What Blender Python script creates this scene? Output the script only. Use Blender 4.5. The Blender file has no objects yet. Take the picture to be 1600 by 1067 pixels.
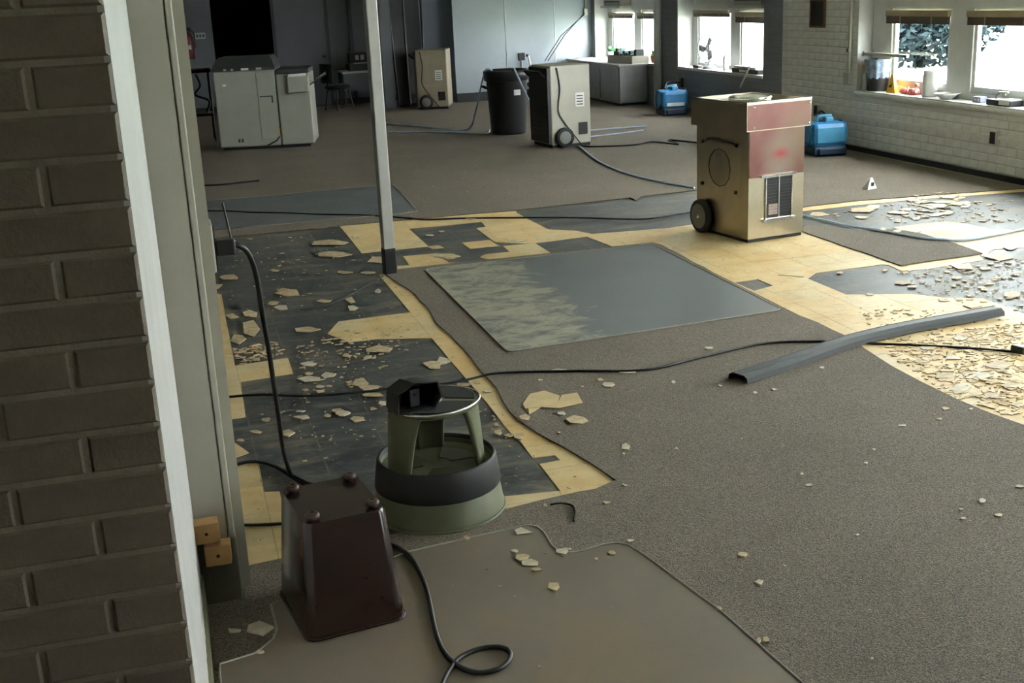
import bpy, bmesh, math, random
from mathutils import Vector, Matrix
from mathutils.geometry import delaunay_2d_cdt, tessellate_polygon
SC = bpy.context.scene
COL = SC.collection
# ------------------------------------------------------------------ camera
cd = bpy.data.cameras.new('camera'); CAM = bpy.data.objects.new('camera', cd); COL.objects.link(CAM)
cd.sensor_width = 36.0; cd.lens = 1864.9 / 1600 * 36.0; cd.clip_end = 300
def cam_matrix(yaw, pitch, roll):
    c, s = math.cos(pitch), math.sin(pitch)
    r, d, f = Vector((1, 0, 0)), Vector((0, -s, -c)), Vector((0, c, -s))
    r2 = math.cos(roll) * r + math.sin(roll) * d
    d2 = -math.sin(roll) * r + math.cos(roll) * d
    m = Matrix((r2, -d2, -f)).transposed()
    return Matrix.Rotation(yaw, 3, 'Z') @ m
CAM.matrix_world = Matrix.Translation((0, 0, 1.56)) @ cam_matrix(-.26626, .28462, .0462).to_4x4()
SC.camera = CAM
# ------------------------------------------------------------------ light
SC.view_settings.view_transform = 'Standard'; SC.view_settings.look = 'None'
SC.view_settings.exposure = 0.62; SC.view_settings.gamma = 1.0; SC.view_settings.use_curve_mapping = False
wd = bpy.data.worlds.new('overcast_sky'); SC.world = wd; wd.use_nodes = True
bg = wd.node_tree.nodes['Background']; bg.inputs[0].default_value = (0.965, 0.985, 1.0, 1); bg.inputs[1].default_value = 25.0
# ------------------------------------------------------------------ materials
MATS = {}
def nodes(name):
    m = bpy.data.materials.new(name); m.use_nodes = True
    nt = m.node_tree; b = nt.nodes['Principled BSDF']
    return m, nt, b
def ramp(nt, fac, stops):
    r = nt.nodes.new('ShaderNodeValToRGB'); e = r.color_ramp.elements
    e.remove(e[1]); e[0].position = stops[0][0]; e[0].color = (*stops[0][1], 1)
    for p, c in stops[1:]: e.new(p).color = (*c, 1)
    nt.links.new(fac, r.inputs[0]); return r.outputs[0]
def noise(nt, scale, detail=4, rough=.6, vec=None, dist=0.):
    n = nt.nodes.new('ShaderNodeTexNoise'); n.inputs['Scale'].default_value = scale
    n.inputs['Detail'].default_value = detail; n.inputs['Roughness'].default_value = rough; n.inputs['Distortion'].default_value = dist
    if vec is None:
        t = nt.nodes.new('ShaderNodeTexCoord'); vec = t.outputs['Object']
    nt.links.new(vec, n.inputs['Vector']); return n.outputs['Fac']
def mapped(nt, scale=(1, 1, 1), rot=(0, 0, 0), loc=(0, 0, 0)):
    t = nt.nodes.new('ShaderNodeTexCoord'); m = nt.nodes.new('ShaderNodeMapping')
    m.inputs['Scale'].default_value = scale; m.inputs['Rotation'].default_value = rot; m.inputs['Location'].default_value = loc
    nt.links.new(t.outputs['Object'], m.inputs[0]); return m.outputs[0]
def mix(nt, fac, a, b, mode='MIX'):
    n = nt.nodes.new('ShaderNodeMix'); n.data_type = 'RGBA'; n.blend_type = mode
    for s, v in ((n.inputs[0], fac), (n.inputs[6], a), (n.inputs[7], b)):
        if hasattr(v, 'is_linked'): nt.links.new(v, s)
        else: s.default_value = v if isinstance(v, float) else (*v, 1)
    return n.outputs[2]
def bump(nt, b, h, strength=.3, dist=.01):
    n = nt.nodes.new('ShaderNodeBump'); n.inputs['Strength'].default_value = strength; n.inputs['Distance'].default_value = dist
    nt.links.new(h, n.inputs['Height']); nt.links.new(n.outputs[0], b.inputs['Normal'])
def M(name, col=(.5, .5, .5), rough=.5, metal=0., var=.12, scale=8., bmp=0., spec=.5, emit=0., alpha=1., trans=0.):
    """plain procedural material with a mottled noise tone"""
    if name in MATS: return MATS[name]
    m, nt, b = nodes(name)
    f = noise(nt, scale, 5)
    lo = tuple(c * (1 - var) for c in col); hi = tuple(min(1, c * (1 + var)) for c in col)
    nt.links.new(ramp(nt, f, [(.3, lo), (.7, hi)]), b.inputs['Base Color'])
    b.inputs['Roughness'].default_value = rough; b.inputs['Metallic'].default_value = metal
    b.inputs['Specular IOR Level'].default_value = spec
    if bmp: bump(nt, b, noise(nt, scale * 6, 3), bmp, .004)
    if emit: b.inputs['Emission Color'].default_value = (*col, 1); b.inputs['Emission Strength'].default_value = emit
    b.inputs['Transmission Weight'].default_value = trans; b.inputs['Alpha'].default_value = alpha
    MATS[name] = m; return m
def carpet_mat(name, base, flecks):
    m, nt, b = nodes(name)
    f1 = noise(nt, 260, 2, .7); f2 = noise(nt, 170, 2, .6, mapped(nt, loc=(3, 7, 1))); f3 = noise(nt, 1.6, 4, .6)
    c = ramp(nt, f1, [(.36, tuple(x * .33 for x in base)), (.5, base), (.64, tuple(min(1, x * 1.9) for x in base))])
    c = mix(nt, ramp(nt, f2, [(.60, (0, 0, 0)), (.66, (1, 1, 1))]), c, flecks)
    c = mix(nt, ramp(nt, f3, [(.35, (.78, .78, .78)), (.65, (1.1, 1.1, 1.1))]), (0, 0, 0), c, 'MIX') if False else mix(nt, 1.0, c, ramp(nt, f3, [(.3, (.80, .80, .80)), (.7, (1., 1., 1.))]), 'MULTIPLY')
    nt.links.new(c, b.inputs['Base Color']); b.inputs['Roughness'].default_value = .8
    b.inputs['Sheen Weight'].default_value = .12; b.inputs['Sheen Tint'].default_value = (.8, .72, .62, 1); b.inputs['Sheen Roughness'].default_value = .5
    b.inputs['Specular IOR Level'].default_value = .3
    bump(nt, b, f1, .9, .012)
    MATS[name] = m; return m
def tile_mat(name, col):
    m, nt, b = nodes(name)
    f = noise(nt, 3.0, 6, .7); g = noise(nt, 30, 5, .7); h = noise(nt, 9, 5, .65, mapped(nt, (1, 2.2, 1)))
    c = ramp(nt, f, [(.3, tuple(x * y for x, y in zip(col, (.86, .72, .55)))), (.5, col), (.68, tuple(min(1, x * y) for x, y in zip(col, (1.1, 1.18, 1.4))))])
    c = mix(nt, ramp(nt, h, [(.58, (0, 0, 0)), (.72, (.6, .6, .6))]), c, (.36, .32, .25))
    c = mix(nt, ramp(nt, g, [(.63, (0, 0, 0)), (.68, (.85, .85, .85))]), c, (.07, .055, .04))
    nt.links.new(c, b.inputs['Base Color']); b.inputs['Roughness'].default_value = .55
    bump(nt, b, g, .25, .002); MATS[name] = m; return m
def mastic_mat():
    m, nt, b = nodes('black_mastic')
    t = mapped(nt, (.9, 3.0, 1)); f = noise(nt, 2.6, 8, .74, t, .6); g = noise(nt, 22, 5, .7, mapped(nt, (1, 2.0, 1))); k = noise(nt, 70, 3, .6)
    c = ramp(nt, f, [(.33, (.013, .015, .018)), (.43, (.026, .030, .036)), (.50, (.062, .065, .066)), (.57, (.125, .112, .088)), (.66, (.22, .18, .125))])
    c = mix(nt, ramp(nt, g, [(.55, (0, 0, 0)), (.68, (.6, .6, .6))]), c, (.24, .21, .15))
    br = nt.nodes.new('ShaderNodeTexBrick'); br.offset = 0; br.inputs['Scale'].default_value = 1; br.inputs['Brick Width'].default_value = .2286; br.inputs['Row Height'].default_value = .2286
    br.inputs['Mortar Size'].default_value = .004; br.inputs['Mortar Smooth'].default_value = .6
    br.inputs['Color1'].default_value = (0, 0, 0, 1); br.inputs['Color2'].default_value = (0, 0, 0, 1); br.inputs['Mortar'].default_value = (1, 1, 1, 1)
    nt.links.new(mapped(nt, loc=(-.151, -.17, 0)), br.inputs['Vector'])
    w = nt.nodes.new('ShaderNodeMath'); w.operation = 'MULTIPLY'; nt.links.new(br.outputs['Color'], w.inputs[0])
    nt.links.new(ramp(nt, noise(nt, 5, 3), [(.4, (0, 0, 0)), (.62, (.8, .8, .8))]), w.inputs[1])
    c = mix(nt, w.outputs[0], c, (.17, .16, .11))
    nt.links.new(c, b.inputs['Base Color'])
    nt.links.new(ramp(nt, f, [(.3, (.38, .38, .38)), (.7, (.7, .7, .7))]), b.inputs['Roughness'])
    bump(nt, b, k, .25, .002); MATS['black_mastic'] = m; return m
def matplastic(name, col, dirt, mode):
    m, nt, b = nodes(name)
    f = noise(nt, 2.2, 6, .65); g = noise(nt, 40, 3)
    c = ramp(nt, f, [(.3, tuple(x * .82 for x in col)), (.7, tuple(x * 1.12 for x in col))])
    if mode == 'smear':      # dried wash-out along the left side of the mat, in the mat's own space
        t = nt.nodes.new('ShaderNodeTexCoord'); s = nt.nodes.new('ShaderNodeSeparateXYZ'); nt.links.new(t.outputs['Object'], s.inputs[0])
        a = nt.nodes.new('ShaderNodeMath'); a.operation = 'MULTIPLY_ADD'; a.inputs[1].default_value = -1.25; a.inputs[2].default_value = -.02
        nt.links.new(s.outputs[0], a.inputs[0])
        n2 = noise(nt, 2.0, 8, .70, mapped(nt, (1, 1.4, 1)), 1.0)
        ad = nt.nodes.new('ShaderNodeMath'); ad.operation = 'MULTIPLY_ADD'; ad.inputs[1].default_value = 1.3; nt.links.new(n2, ad.inputs[0]); nt.links.new(a.outputs[0], ad.inputs[2])
        fac = ramp(nt, ad.outputs[0], [(.86, (0, 0, 0)), (.95, (.8, .8, .8))])
        n3 = noise(nt, 6, 8, .75, mapped(nt, (1, 1.5, 1)), .5)
        c = mix(nt, fac, c, ramp(nt, n3, [(.38, tuple(x * .75 for x in col)), (.56, dirt)]))
    else:
        n2 = noise(nt, 1.7, 6, .7, None, .8)
        c = mix(nt, ramp(nt, n2, [(.48, (0, 0, 0)), (.68, (.6, .6, .6))]), c, dirt)
    nt.links.new(c, b.inputs['Base Color']); b.inputs['Roughness'].default_value = .32; b.inputs['Specular IOR Level'].default_value = .45
    nt.links.new(ramp(nt, f, [(.3, (.42, .42, .42)), (.7, (.62, .62, .62))]), b.inputs['Roughness'])
    bump(nt, b, g, .05, .002); MATS[name] = m; return m
def brick_wall_mat(name, col, plane='YZ'):
    m, nt, b = nodes(name)
    t = nt.nodes.new('ShaderNodeTexCoord'); s = nt.nodes.new('ShaderNodeSeparateXYZ'); cb = nt.nodes.new('ShaderNodeCombineXYZ')
    nt.links.new(t.outputs['Object'], s.inputs[0])
    nt.links.new(s.outputs[1 if plane == 'YZ' else 0], cb.inputs[0]); nt.links.new(s.outputs[2], cb.inputs[1])
    br = nt.nodes.new('ShaderNodeTexBrick'); br.inputs['Scale'].default_value = 1; br.inputs['Brick Width'].default_value = .22; br.inputs['Row Height'].default_value = .0667
    br.inputs['Mortar Size'].default_value = .005; br.inputs['Mortar Smooth'].default_value = .4
    br.inputs['Color1'].default_value = (*col, 1); br.inputs['Color2'].default_value = (*(x * .92 for x in col), 1); br.inputs['Mortar'].default_value = (*(x * .8 for x in col), 1)
    nt.links.new(cb.outputs[0], br.inputs['Vector']); nt.links.new(br.outputs['Color'], b.inputs['Base Color'])
    b.inputs['Roughness'].default_value = .5
    inv = nt.nodes.new('ShaderNodeMath'); inv.operation = 'SUBTRACT'; inv.inputs[0].default_value = 1; nt.links.new(br.outputs['Fac'], inv.inputs[1])
    bump(nt, b, inv.outputs[0], .6, .004); MATS[name] = m; return m
def glass_mat():
    m = bpy.data.materials.new('window_glass'); m.use_nodes = True; nt = m.node_tree; nt.nodes.clear()
    o = nt.nodes.new('ShaderNodeOutputMaterial'); mx = nt.nodes.new('ShaderNodeMixShader'); tr = nt.nodes.new('ShaderNodeBsdfTransparent'); gl = nt.nodes.new('ShaderNodeBsdfGlossy')
    mx.inputs[0].default_value = .05; gl.inputs['Roughness'].default_value = .02
    tr.inputs[0].default_value = (.93, .96, .95, 1)
    nt.links.new(tr.outputs[0], mx.inputs[1]); nt.links.new(gl.outputs[0], mx.inputs[2]); nt.links.new(mx.outputs[0], o.inputs[0])
    MATS['window_glass'] = m; return m
# ------------------------------------------------------------------ mesh helpers
class MB:
    def __init__(s): s.v = []; s.f = []; s.sm = []
    def add(s, vs, fs, smooth=False):
        k = len(s.v); s.v += [tuple(v) for v in vs]; s.f += [tuple(i + k for i in f) for f in fs]; s.sm += [smooth] * len(fs); return s
    def box(s, x0, x1, y0, y1, z0, z1):
        return s.add([(x, y, z) for z in (z0, z1) for y in (y0, y1) for x in (x0, x1)],
                     [(0, 2, 3, 1), (4, 5, 7, 6), (0, 1, 5, 4), (1, 3, 7, 5), (3, 2, 6, 7), (2, 0, 4, 6)])
    def rbox(s, x0, x1, y0, y1, z0, z1, r=.01):
        """box with chamfered vertical and horizontal edges"""
        bm = bmesh.new(); bmesh.ops.create_cube(bm, size=1)
        for v in bm.verts: v.co = Vector(((x0 + x1) / 2 + v.co.x * (x1 - x0), (y0 + y1) / 2 + v.co.y * (y1 - y0), (z0 + z1) / 2 + v.co.z * (z1 - z0)))
        bmesh.ops.bevel(bm, geom=bm.edges[:], offset=r, segments=2, profile=.5, affect='EDGES')
        bm.verts.index_update()
        s.add([v.co for v in bm.verts], [[v.index for v in f.verts] for f in bm.faces]); bm.free(); return s
    def prism(s, pts, z0, z1):
        n = len(pts); k = len(s.v)
        tris = tessellate_polygon([[Vector((x, y, 0)) for x, y in pts]])
        ar = sum(pts[i][0] * pts[(i + 1) % n][1] - pts[(i + 1) % n][0] * pts[i][1] for i in range(n))
        vs = [(x, y, z0) for x, y in pts] + [(x, y, z1) for x, y in pts]
        fs = []
        for t in tris:
            a, b, c = (pts[i] for i in t)
            if (b[0] - a[0]) * (c[1] - a[1]) - (b[1] - a[1]) * (c[0] - a[0]) < 0: t = t[::-1]
            fs.append(tuple(i + n for i in t)); fs.append(tuple(t[::-1]))
        for i in range(n):
            j = (i + 1) % n
            fs.append((i, j, j + n, i + n) if ar > 0 else (j, i, i + n, j + n))
        return s.add(vs, fs)
    def tube(s, pts, r, n=8, cap=True, rs=None):
        P = [Vector(p) for p in pts]; rings = []; up = None
        for i, p in enumerate(P):
            t = (P[min(i + 1, len(P) - 1)] - P[max(i - 1, 0)]).normalized()
            if up is None: up = t.orthogonal().normalized()
            up = (up - t * up.dot(t)).normalized(); sd = t.cross(up)
            rr = rs[i] if rs else r
            rings.append([p + (up * math.cos(6.28318 * k / n) + sd * math.sin(6.28318 * k / n)) * rr for k in range(n)])
        vs = [v for q in rings for v in q]; fs = []
        for i in range(len(P) - 1):
            for k in range(n):
                a, b = i * n + k, i * n + (k + 1) % n; fs.append((a, b, b + n, a + n))
        s.add(vs, fs, True)
        if cap: s.add(rings[0], [tuple(range(n))[::-1]]); s.add(rings[-1], [tuple(range(n))])
        return s
    def lathe(s, prof, n=32, cx=0, cy=0, lobes=0, amp=0, smooth=True, a0=0., a1=6.283185, axis='z'):
        full = abs(a1 - a0 - 6.283185) < 1e-3; m = n if full else n + 1; vs = []
        for r, z in prof:
            for k in range(m):
                a = a0 + (a1 - a0) * k / n; q = r + (amp * math.cos(lobes * a) if r > .02 else 0)
                p = (cx + q * math.cos(a), cy + q * math.sin(a), z)
                vs.append(p if axis == 'z' else ((z, q * math.cos(a) + cx, q * math.sin(a) + cy) if axis == 'x' else (q * math.cos(a) + cx, z, -q * math.sin(a) + cy)))
        fs = []
        for i in range(len(prof) - 1):
            for k in range(m if full else m - 1):
                a, b = i * m + k, i * m + (k + 1) % m; fs.append((a, b, b + m, a + m))
        return s.add(vs, fs, smooth)
    def sweep(s, pts, prof):
        """sweep a closed 2-D profile (side, up) along a floor path"""
        P = [Vector(p) for p in pts]; n = len(prof); vs = []
        for i, p in enumerate(P):
            t = (P[min(i + 1, len(P) - 1)] - P[max(i - 1, 0)]); t.z = 0; t.normalize(); sd = Vector((t.y, -t.x, 0))
            vs += [p + sd * a + Vector((0, 0, b)) for a, b in prof]
        fs = [(i * n + k, i * n + (k + 1) % n, (i + 1) * n + (k + 1) % n, (i + 1) * n + k) for i in range(len(P) - 1) for k in range(n)]
        s.add(vs, fs); s.add(vs[:n], [tuple(range(n))]); s.add(vs[-n:], [tuple(range(n))[::-1]]); return s
    def mesh(s, name, mat):
        me = bpy.data.meshes.new(name); me.from_pydata(s.v, [], s.f); me.materials.append(mat)
        me.polygons.foreach_set('use_smooth', s.sm); 
        bm = bmesh.new(); bm.from_mesh(me); bmesh.ops.recalc_face_normals(bm, faces=bm.faces); bm.to_mesh(me); bm.free()
        me.update(); return me
    def build(s, name, mat, parent=None, loc=(0, 0, 0), rot=(0, 0, 0)):
        o = bpy.data.objects.new(name, s.mesh(name, mat)); COL.objects.link(o)
        o.location = loc; o.rotation_euler = rot; o.parent = parent; return o
def tag(o, label, cat, group=None):
    o['label'] = label; o['category'] = cat
    if group: o['group'] = group
    return o
def thing(name, label, cat, loc=(0, 0, 0), rz=0, group=None):
    o = bpy.data.objects.new(name, None); COL.objects.link(o); o.location = loc; o.rotation_euler = (0, 0, rz)
    o.empty_display_size = .05
    return tag(o, label, cat, group)
def struct(o): o['kind'] = 'structure'; return o
def copy_obj(o, parent=None, loc=None):
    c = o.copy(); COL.objects.link(c); c.parent = parent
    if loc is not None: c.location = loc
    return c
def inside(p, poly):
    x, y = p; r = False; j = len(poly) - 1
    for i in range(len(poly)):
        (xi, yi), (xj, yj) = poly[i], poly[j]
        if (yi > y) != (yj > y) and x < (xj - xi) * (y - yi) / (yj - yi) + xi: r = not r
        j = i
    return r
def smooth_path(pts, k=6):
    out = []; P = [Vector(p) for p in pts]
    for i in range(len(P) - 1):
        a, b, c, d = P[max(i - 1, 0)], P[i], P[i + 1], P[min(i + 2, len(P) - 1)]
        for j in range(k):
            t = j / k
            out.append(.5 * ((2 * b) + (c - a) * t + (2 * a - 5 * b + 4 * c - d) * t * t + (3 * b - a - 3 * c + d) * t ** 3))
    out.append(P[-1]); return out
# ------------------------------------------------------------------ measured floor plan (metres)
TAN={'L1': [(-0.003,6.785),(0.157,6.739),(0.146,5.291),(0.385,5.311),(0.383,5.064),(0.155,5.038),(0.145,4.565),(-0.013,4.553)],'L1b': [(0.007,4.439),(0.05,4.391),(0.129,4.162),(0.04,4.106),(-0.007,4.1)],'L2': [(-0.009,4.062),(0.04,4.068),(0.155,4.059),(0.152,3.771),(0.201,3.756),(0.194,3.263),(0.197,3.209),(0.038,3.198),(-0.027,3.19)],'S': [(1.065,6.804),(1.134,6.805),(1.187,6.316),(1.209,5.924),(1.195,5.352),(1.198,4.946),(1.183,4.471),(1.155,4.191),(1.17,4.069),(1.232,3.728),(1.309,3.403),(0.842,3.274),(0.642,3.264),(0.672,3.401),(0.884,3.439),(1.071,3.414),(1.075,3.658),(1.153,3.664),(1.15,3.716),(1.07,3.723),(1.074,3.88),(1.065,3.982),(1.071,4.357),(1.065,5.124),(1.067,5.351),(0.823,5.451),(0.686,5.455),(0.611,5.646),(0.693,5.851),(1.066,5.865)],'A': [(1.074,8.512),(1.462,8.489),(1.549,8.497),(1.969,8.489),(2.376,8.434),(2.362,8.353),(2.36,8.067),(2.375,7.634),(2.526,7.5),(2.585,7.346),(3.105,7.281),(3.336,7.331),(3.61,7.308),(3.832,7.183),(3.841,6.754),(3.819,5.657),(3.733,5.737),(3.598,5.734),(3.312,5.722),(3.206,5.624),(3.206,5.236),(3.419,5.146),(3.503,5.105),(3.597,4.973),(3.753,4.883),(3.748,4.708),(3.745,4.394),(2.76,3.007),(2.647,3.176),(2.642,3.755),(2.685,4.228),(2.723,4.416),(2.631,4.979),(2.654,6.18),(2.652,6.664),(2.566,6.877),(2.527,7.282),(2.168,7.244),(2.133,7.24),(1.938,7.39),(1.932,7.51),(1.942,7.925),(2.014,7.937),(2.034,8.14),(1.51,8.137),(1.507,7.484),(1.273,7.474),(1.07,7.473)],'D': [(1.732,7.477),(1.92,7.481),(1.923,7.285),(1.94,7.254),(1.849,7.28),(1.737,7.273)],'E': [(1.947,7.25),(2.158,7.238),(2.157,6.861),(1.998,6.665),(1.801,6.728),(1.777,6.857),(1.73,7.002),(1.782,7.058),(1.939,7.059)],'C': [(1.297,7.248),(1.479,7.237),(1.589,7.179),(1.581,7.039),(1.518,7.031),(1.516,6.933),(1.724,6.825),(1.702,6.74),(1.179,6.819),(1.211,6.992),(1.283,6.974)],'R2': [(4.367,6.607),(4.6,6.625),(4.754,6.613),(4.832,6.495),(4.846,6.272),(5.12,6.075),(4.828,5.718),(4.504,5.789),(4.334,5.665),(4.36,5.966),(4.367,6.283)],'R3': [(3.768,5.791),(3.816,5.676),(4.087,5.7),(4.339,5.701),(4.28,5.582),(3.889,5.533),(3.738,5.558)],'R4': [(4.139,7.389),(4.553,7.409),(5.009,7.396),(5.904,7.302),(6.001,7.426),(5.121,7.565),(4.271,7.573)]}
HOLE={'b': [(2.82,5.719),(2.963,5.73),(2.968,5.565),(2.828,5.51)]}
C1=[(0.04,3.223),(0.199,3.244),(0.466,3.276),(0.857,3.328),(1.12,3.372),(1.175,3.372),(1.262,3.416),(1.238,3.579),(1.204,3.739),(1.158,3.908),(1.125,4.088),(1.123,4.205),(1.151,4.485),(1.147,4.727),(1.158,4.964),(1.156,5.37),(1.141,5.615),(1.166,5.945),(1.155,6.332),(1.104,6.766),(1.192,6.868),(1.5,6.882),(2.821,6.872),(2.844,6.772),(2.804,5.826),(2.791,5.085),(2.805,4.552),(2.774,4.371),(2.739,4.098),(2.73,3.885),(2.73,3.66),(2.747,3.477),(2.774,3.337)]
C2=[(0.04,8.407),(0.119,8.439),(0.299,8.466),(0.478,8.445),(0.614,8.473),(0.929,8.458),(1.07,8.487),(1.38,8.479),(1.544,8.471),(1.963,8.463),(2.376,8.434),(3.316,8.516),(3.308,8.389),(3.414,8.524),(3.903,8.574),(4.002,8.106),(4.149,7.498),(4.234,7.507),(4.633,7.542),(5.076,7.496),(5.966,7.38)]
C3=[(3.799,6.777),(3.795,5.651),(4.365,5.706),(4.397,6.03),(4.394,6.336),(4.339,6.528),(4.111,6.606),(3.946,6.94)]
M1=[(0.104,2.958),(0.517,3.138),(0.839,3.178),(0.892,3.181),(0.915,3.162),(0.921,3.118),(0.917,3.028),(0.923,2.987),(0.939,2.967),(0.977,2.957),(1.062,2.977),(1.099,2.971),(1.124,2.948),(1.145,2.862),(1.207,2.498),(1.235,2.169)]
M1L=[(-0.042,2.7),(0.045,2.721),(0.094,2.777),(0.108,2.822)]
M2=[(1.332,6.779),(2.795,6.821),(2.76,5.073),(1.327,4.946)]
M3=[(0.085,10.124),(1.54,10.173),(1.767,10.072),(1.645,8.887),(1.43,8.679),(1.198,8.723),(0.053,8.887)]
cord_long=[(-0.003,4.835),(0.203,4.807),(0.402,4.704),(0.608,4.667),(0.767,4.661),(0.978,4.632),(1.208,4.661),(1.515,4.555),(1.792,4.451),(2.089,4.525),(2.429,4.592),(2.716,4.483),(2.928,4.365),(3.143,4.214),(3.321,4.062)]
cord_plug=[(0.206,3.969),(0.268,3.828),(0.294,3.771),(0.331,3.727)]
cord_loop=[(0.464,3.208),(0.493,3.161),(0.513,3.067),(0.518,2.943),(0.508,2.814),(0.492,2.679),(0.487,2.567),(0.504,2.485),(0.54,2.436),(0.586,2.431),(0.624,2.456),(0.639,2.496),(0.62,2.528),(0.573,2.536),(0.52,2.515),(0.479,2.464),(0.447,2.404)]
cord_low=[(0.001,3.574),(0.066,3.519),(0.175,3.486),(0.24,3.48)]
cord_arc=[(0.021,3.988),(0.056,4.03),(0.124,4.053),(0.186,4.002),(0.232,3.902),(0.266,3.811),(0.308,3.708)]
cord_far=[(0.075,9.729),(0.161,9.632),(0.361,9.501),(0.545,9.333),(0.774,9.172),(0.995,8.985),(1.259,8.806),(1.425,8.653),(1.662,8.404),(1.926,8.312),(2.265,8.149),(2.67,7.919),(2.892,7.739),(3.087,7.629),(3.298,7.674),(3.484,7.709)]
cord_far2=[(0.139,11.098),(0.332,10.999),(0.532,11.043),(0.705,11.063)]
cord_hum=[(4.066,12.131),(4.017,11.6),(4.225,11.451),(4.479,11.389),(4.738,11.51),(4.873,11.166),(4.936,11.556),(5.099,11.124)]
cord_vert=[(0.2,3.751),(0.169,3.354),(0.146,3.006)]
tube1=[(3.978,11.628),(3.746,10.329),(3.735,9.362),(3.894,8.615)]
tube_right=[(4.057,7.242),(4.101,6.98),(4.155,6.677),(4.239,6.375),(4.317,6.157),(4.468,6.055),(4.708,6.076),(5.238,6.22)]
tubeA=[(2.615,15.328),(2.802,15.0),(2.967,14.61),(3.293,13.785),(3.541,14.241)]
tubeB=[(2.485,14.249),(2.974,13.913),(3.421,13.382),(3.569,13.651)]
tubeC=[(4.268,12.316),(4.646,12.38),(5.039,12.516)]
tubeD=[(4.466,12.883),(4.841,12.897),(5.21,12.842)]
thin_wire=[(1.087,6.756),(0.89,6.462),(0.716,6.235),(0.539,6.173)]
bar=[(2.078,4.178),(2.399,4.307),(2.725,4.446),(3.033,4.526),(3.328,4.566),(3.619,4.601)]
dirt=[(0.977,3.296),(1.027,3.287)]
strapR=[(7.374,12.767),(6.982,12.226)]
s_left1=[(0.148,5.584),(0.354,5.607),(0.389,5.352),(0.16,5.285)]
s_left2=[(0.43,5.456),(0.638,5.658),(1.011,5.611),(1.0,5.254),(0.629,4.803),(0.361,4.57)]
s_left3=[(0.187,7.848),(1.189,7.326),(1.09,5.84),(0.671,5.902),(0.156,6.429)]
s_left4=[(0.216,4.983),(0.832,4.714),(0.6,4.022),(0.171,3.82)]
s_left5=[(0.963,4.566),(1.05,4.276),(1.1,3.686),(0.882,3.478),(0.988,3.862)]
s_r1=[(2.858,4.354),(3.68,4.485),(2.807,3.379),(2.729,3.717)]
s_r1b=[(3.13,5.004),(3.649,4.625),(3.544,4.313),(2.858,4.354)]
s_r2=[(3.706,5.557),(4.489,5.51),(3.752,4.576),(3.508,5.03)]
s_r3=[(4.773,7.193),(5.292,7.658),(5.521,7.519),(5.135,6.843),(4.62,6.739)]
s_r4=[(4.166,7.262),(4.841,7.299),(5.726,7.077),(5.133,6.326),(4.455,6.706)]
s_far=[(0.298,8.367),(1.091,8.316),(1.189,7.326),(0.16,7.26)]
s_c1=[(1.176,4.753),(2.71,4.369),(2.628,3.184),(1.712,2.014),(1.251,2.183),(1.152,2.929),(1.285,3.372)]
s_c2=[(0.211,10.751),(5.62,12.518),(3.963,8.829),(1.657,8.849)]
s_m1=[(0.508,3.09),(0.901,3.116),(1.061,2.796),(1.116,2.415),(0.607,2.603)]
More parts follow.
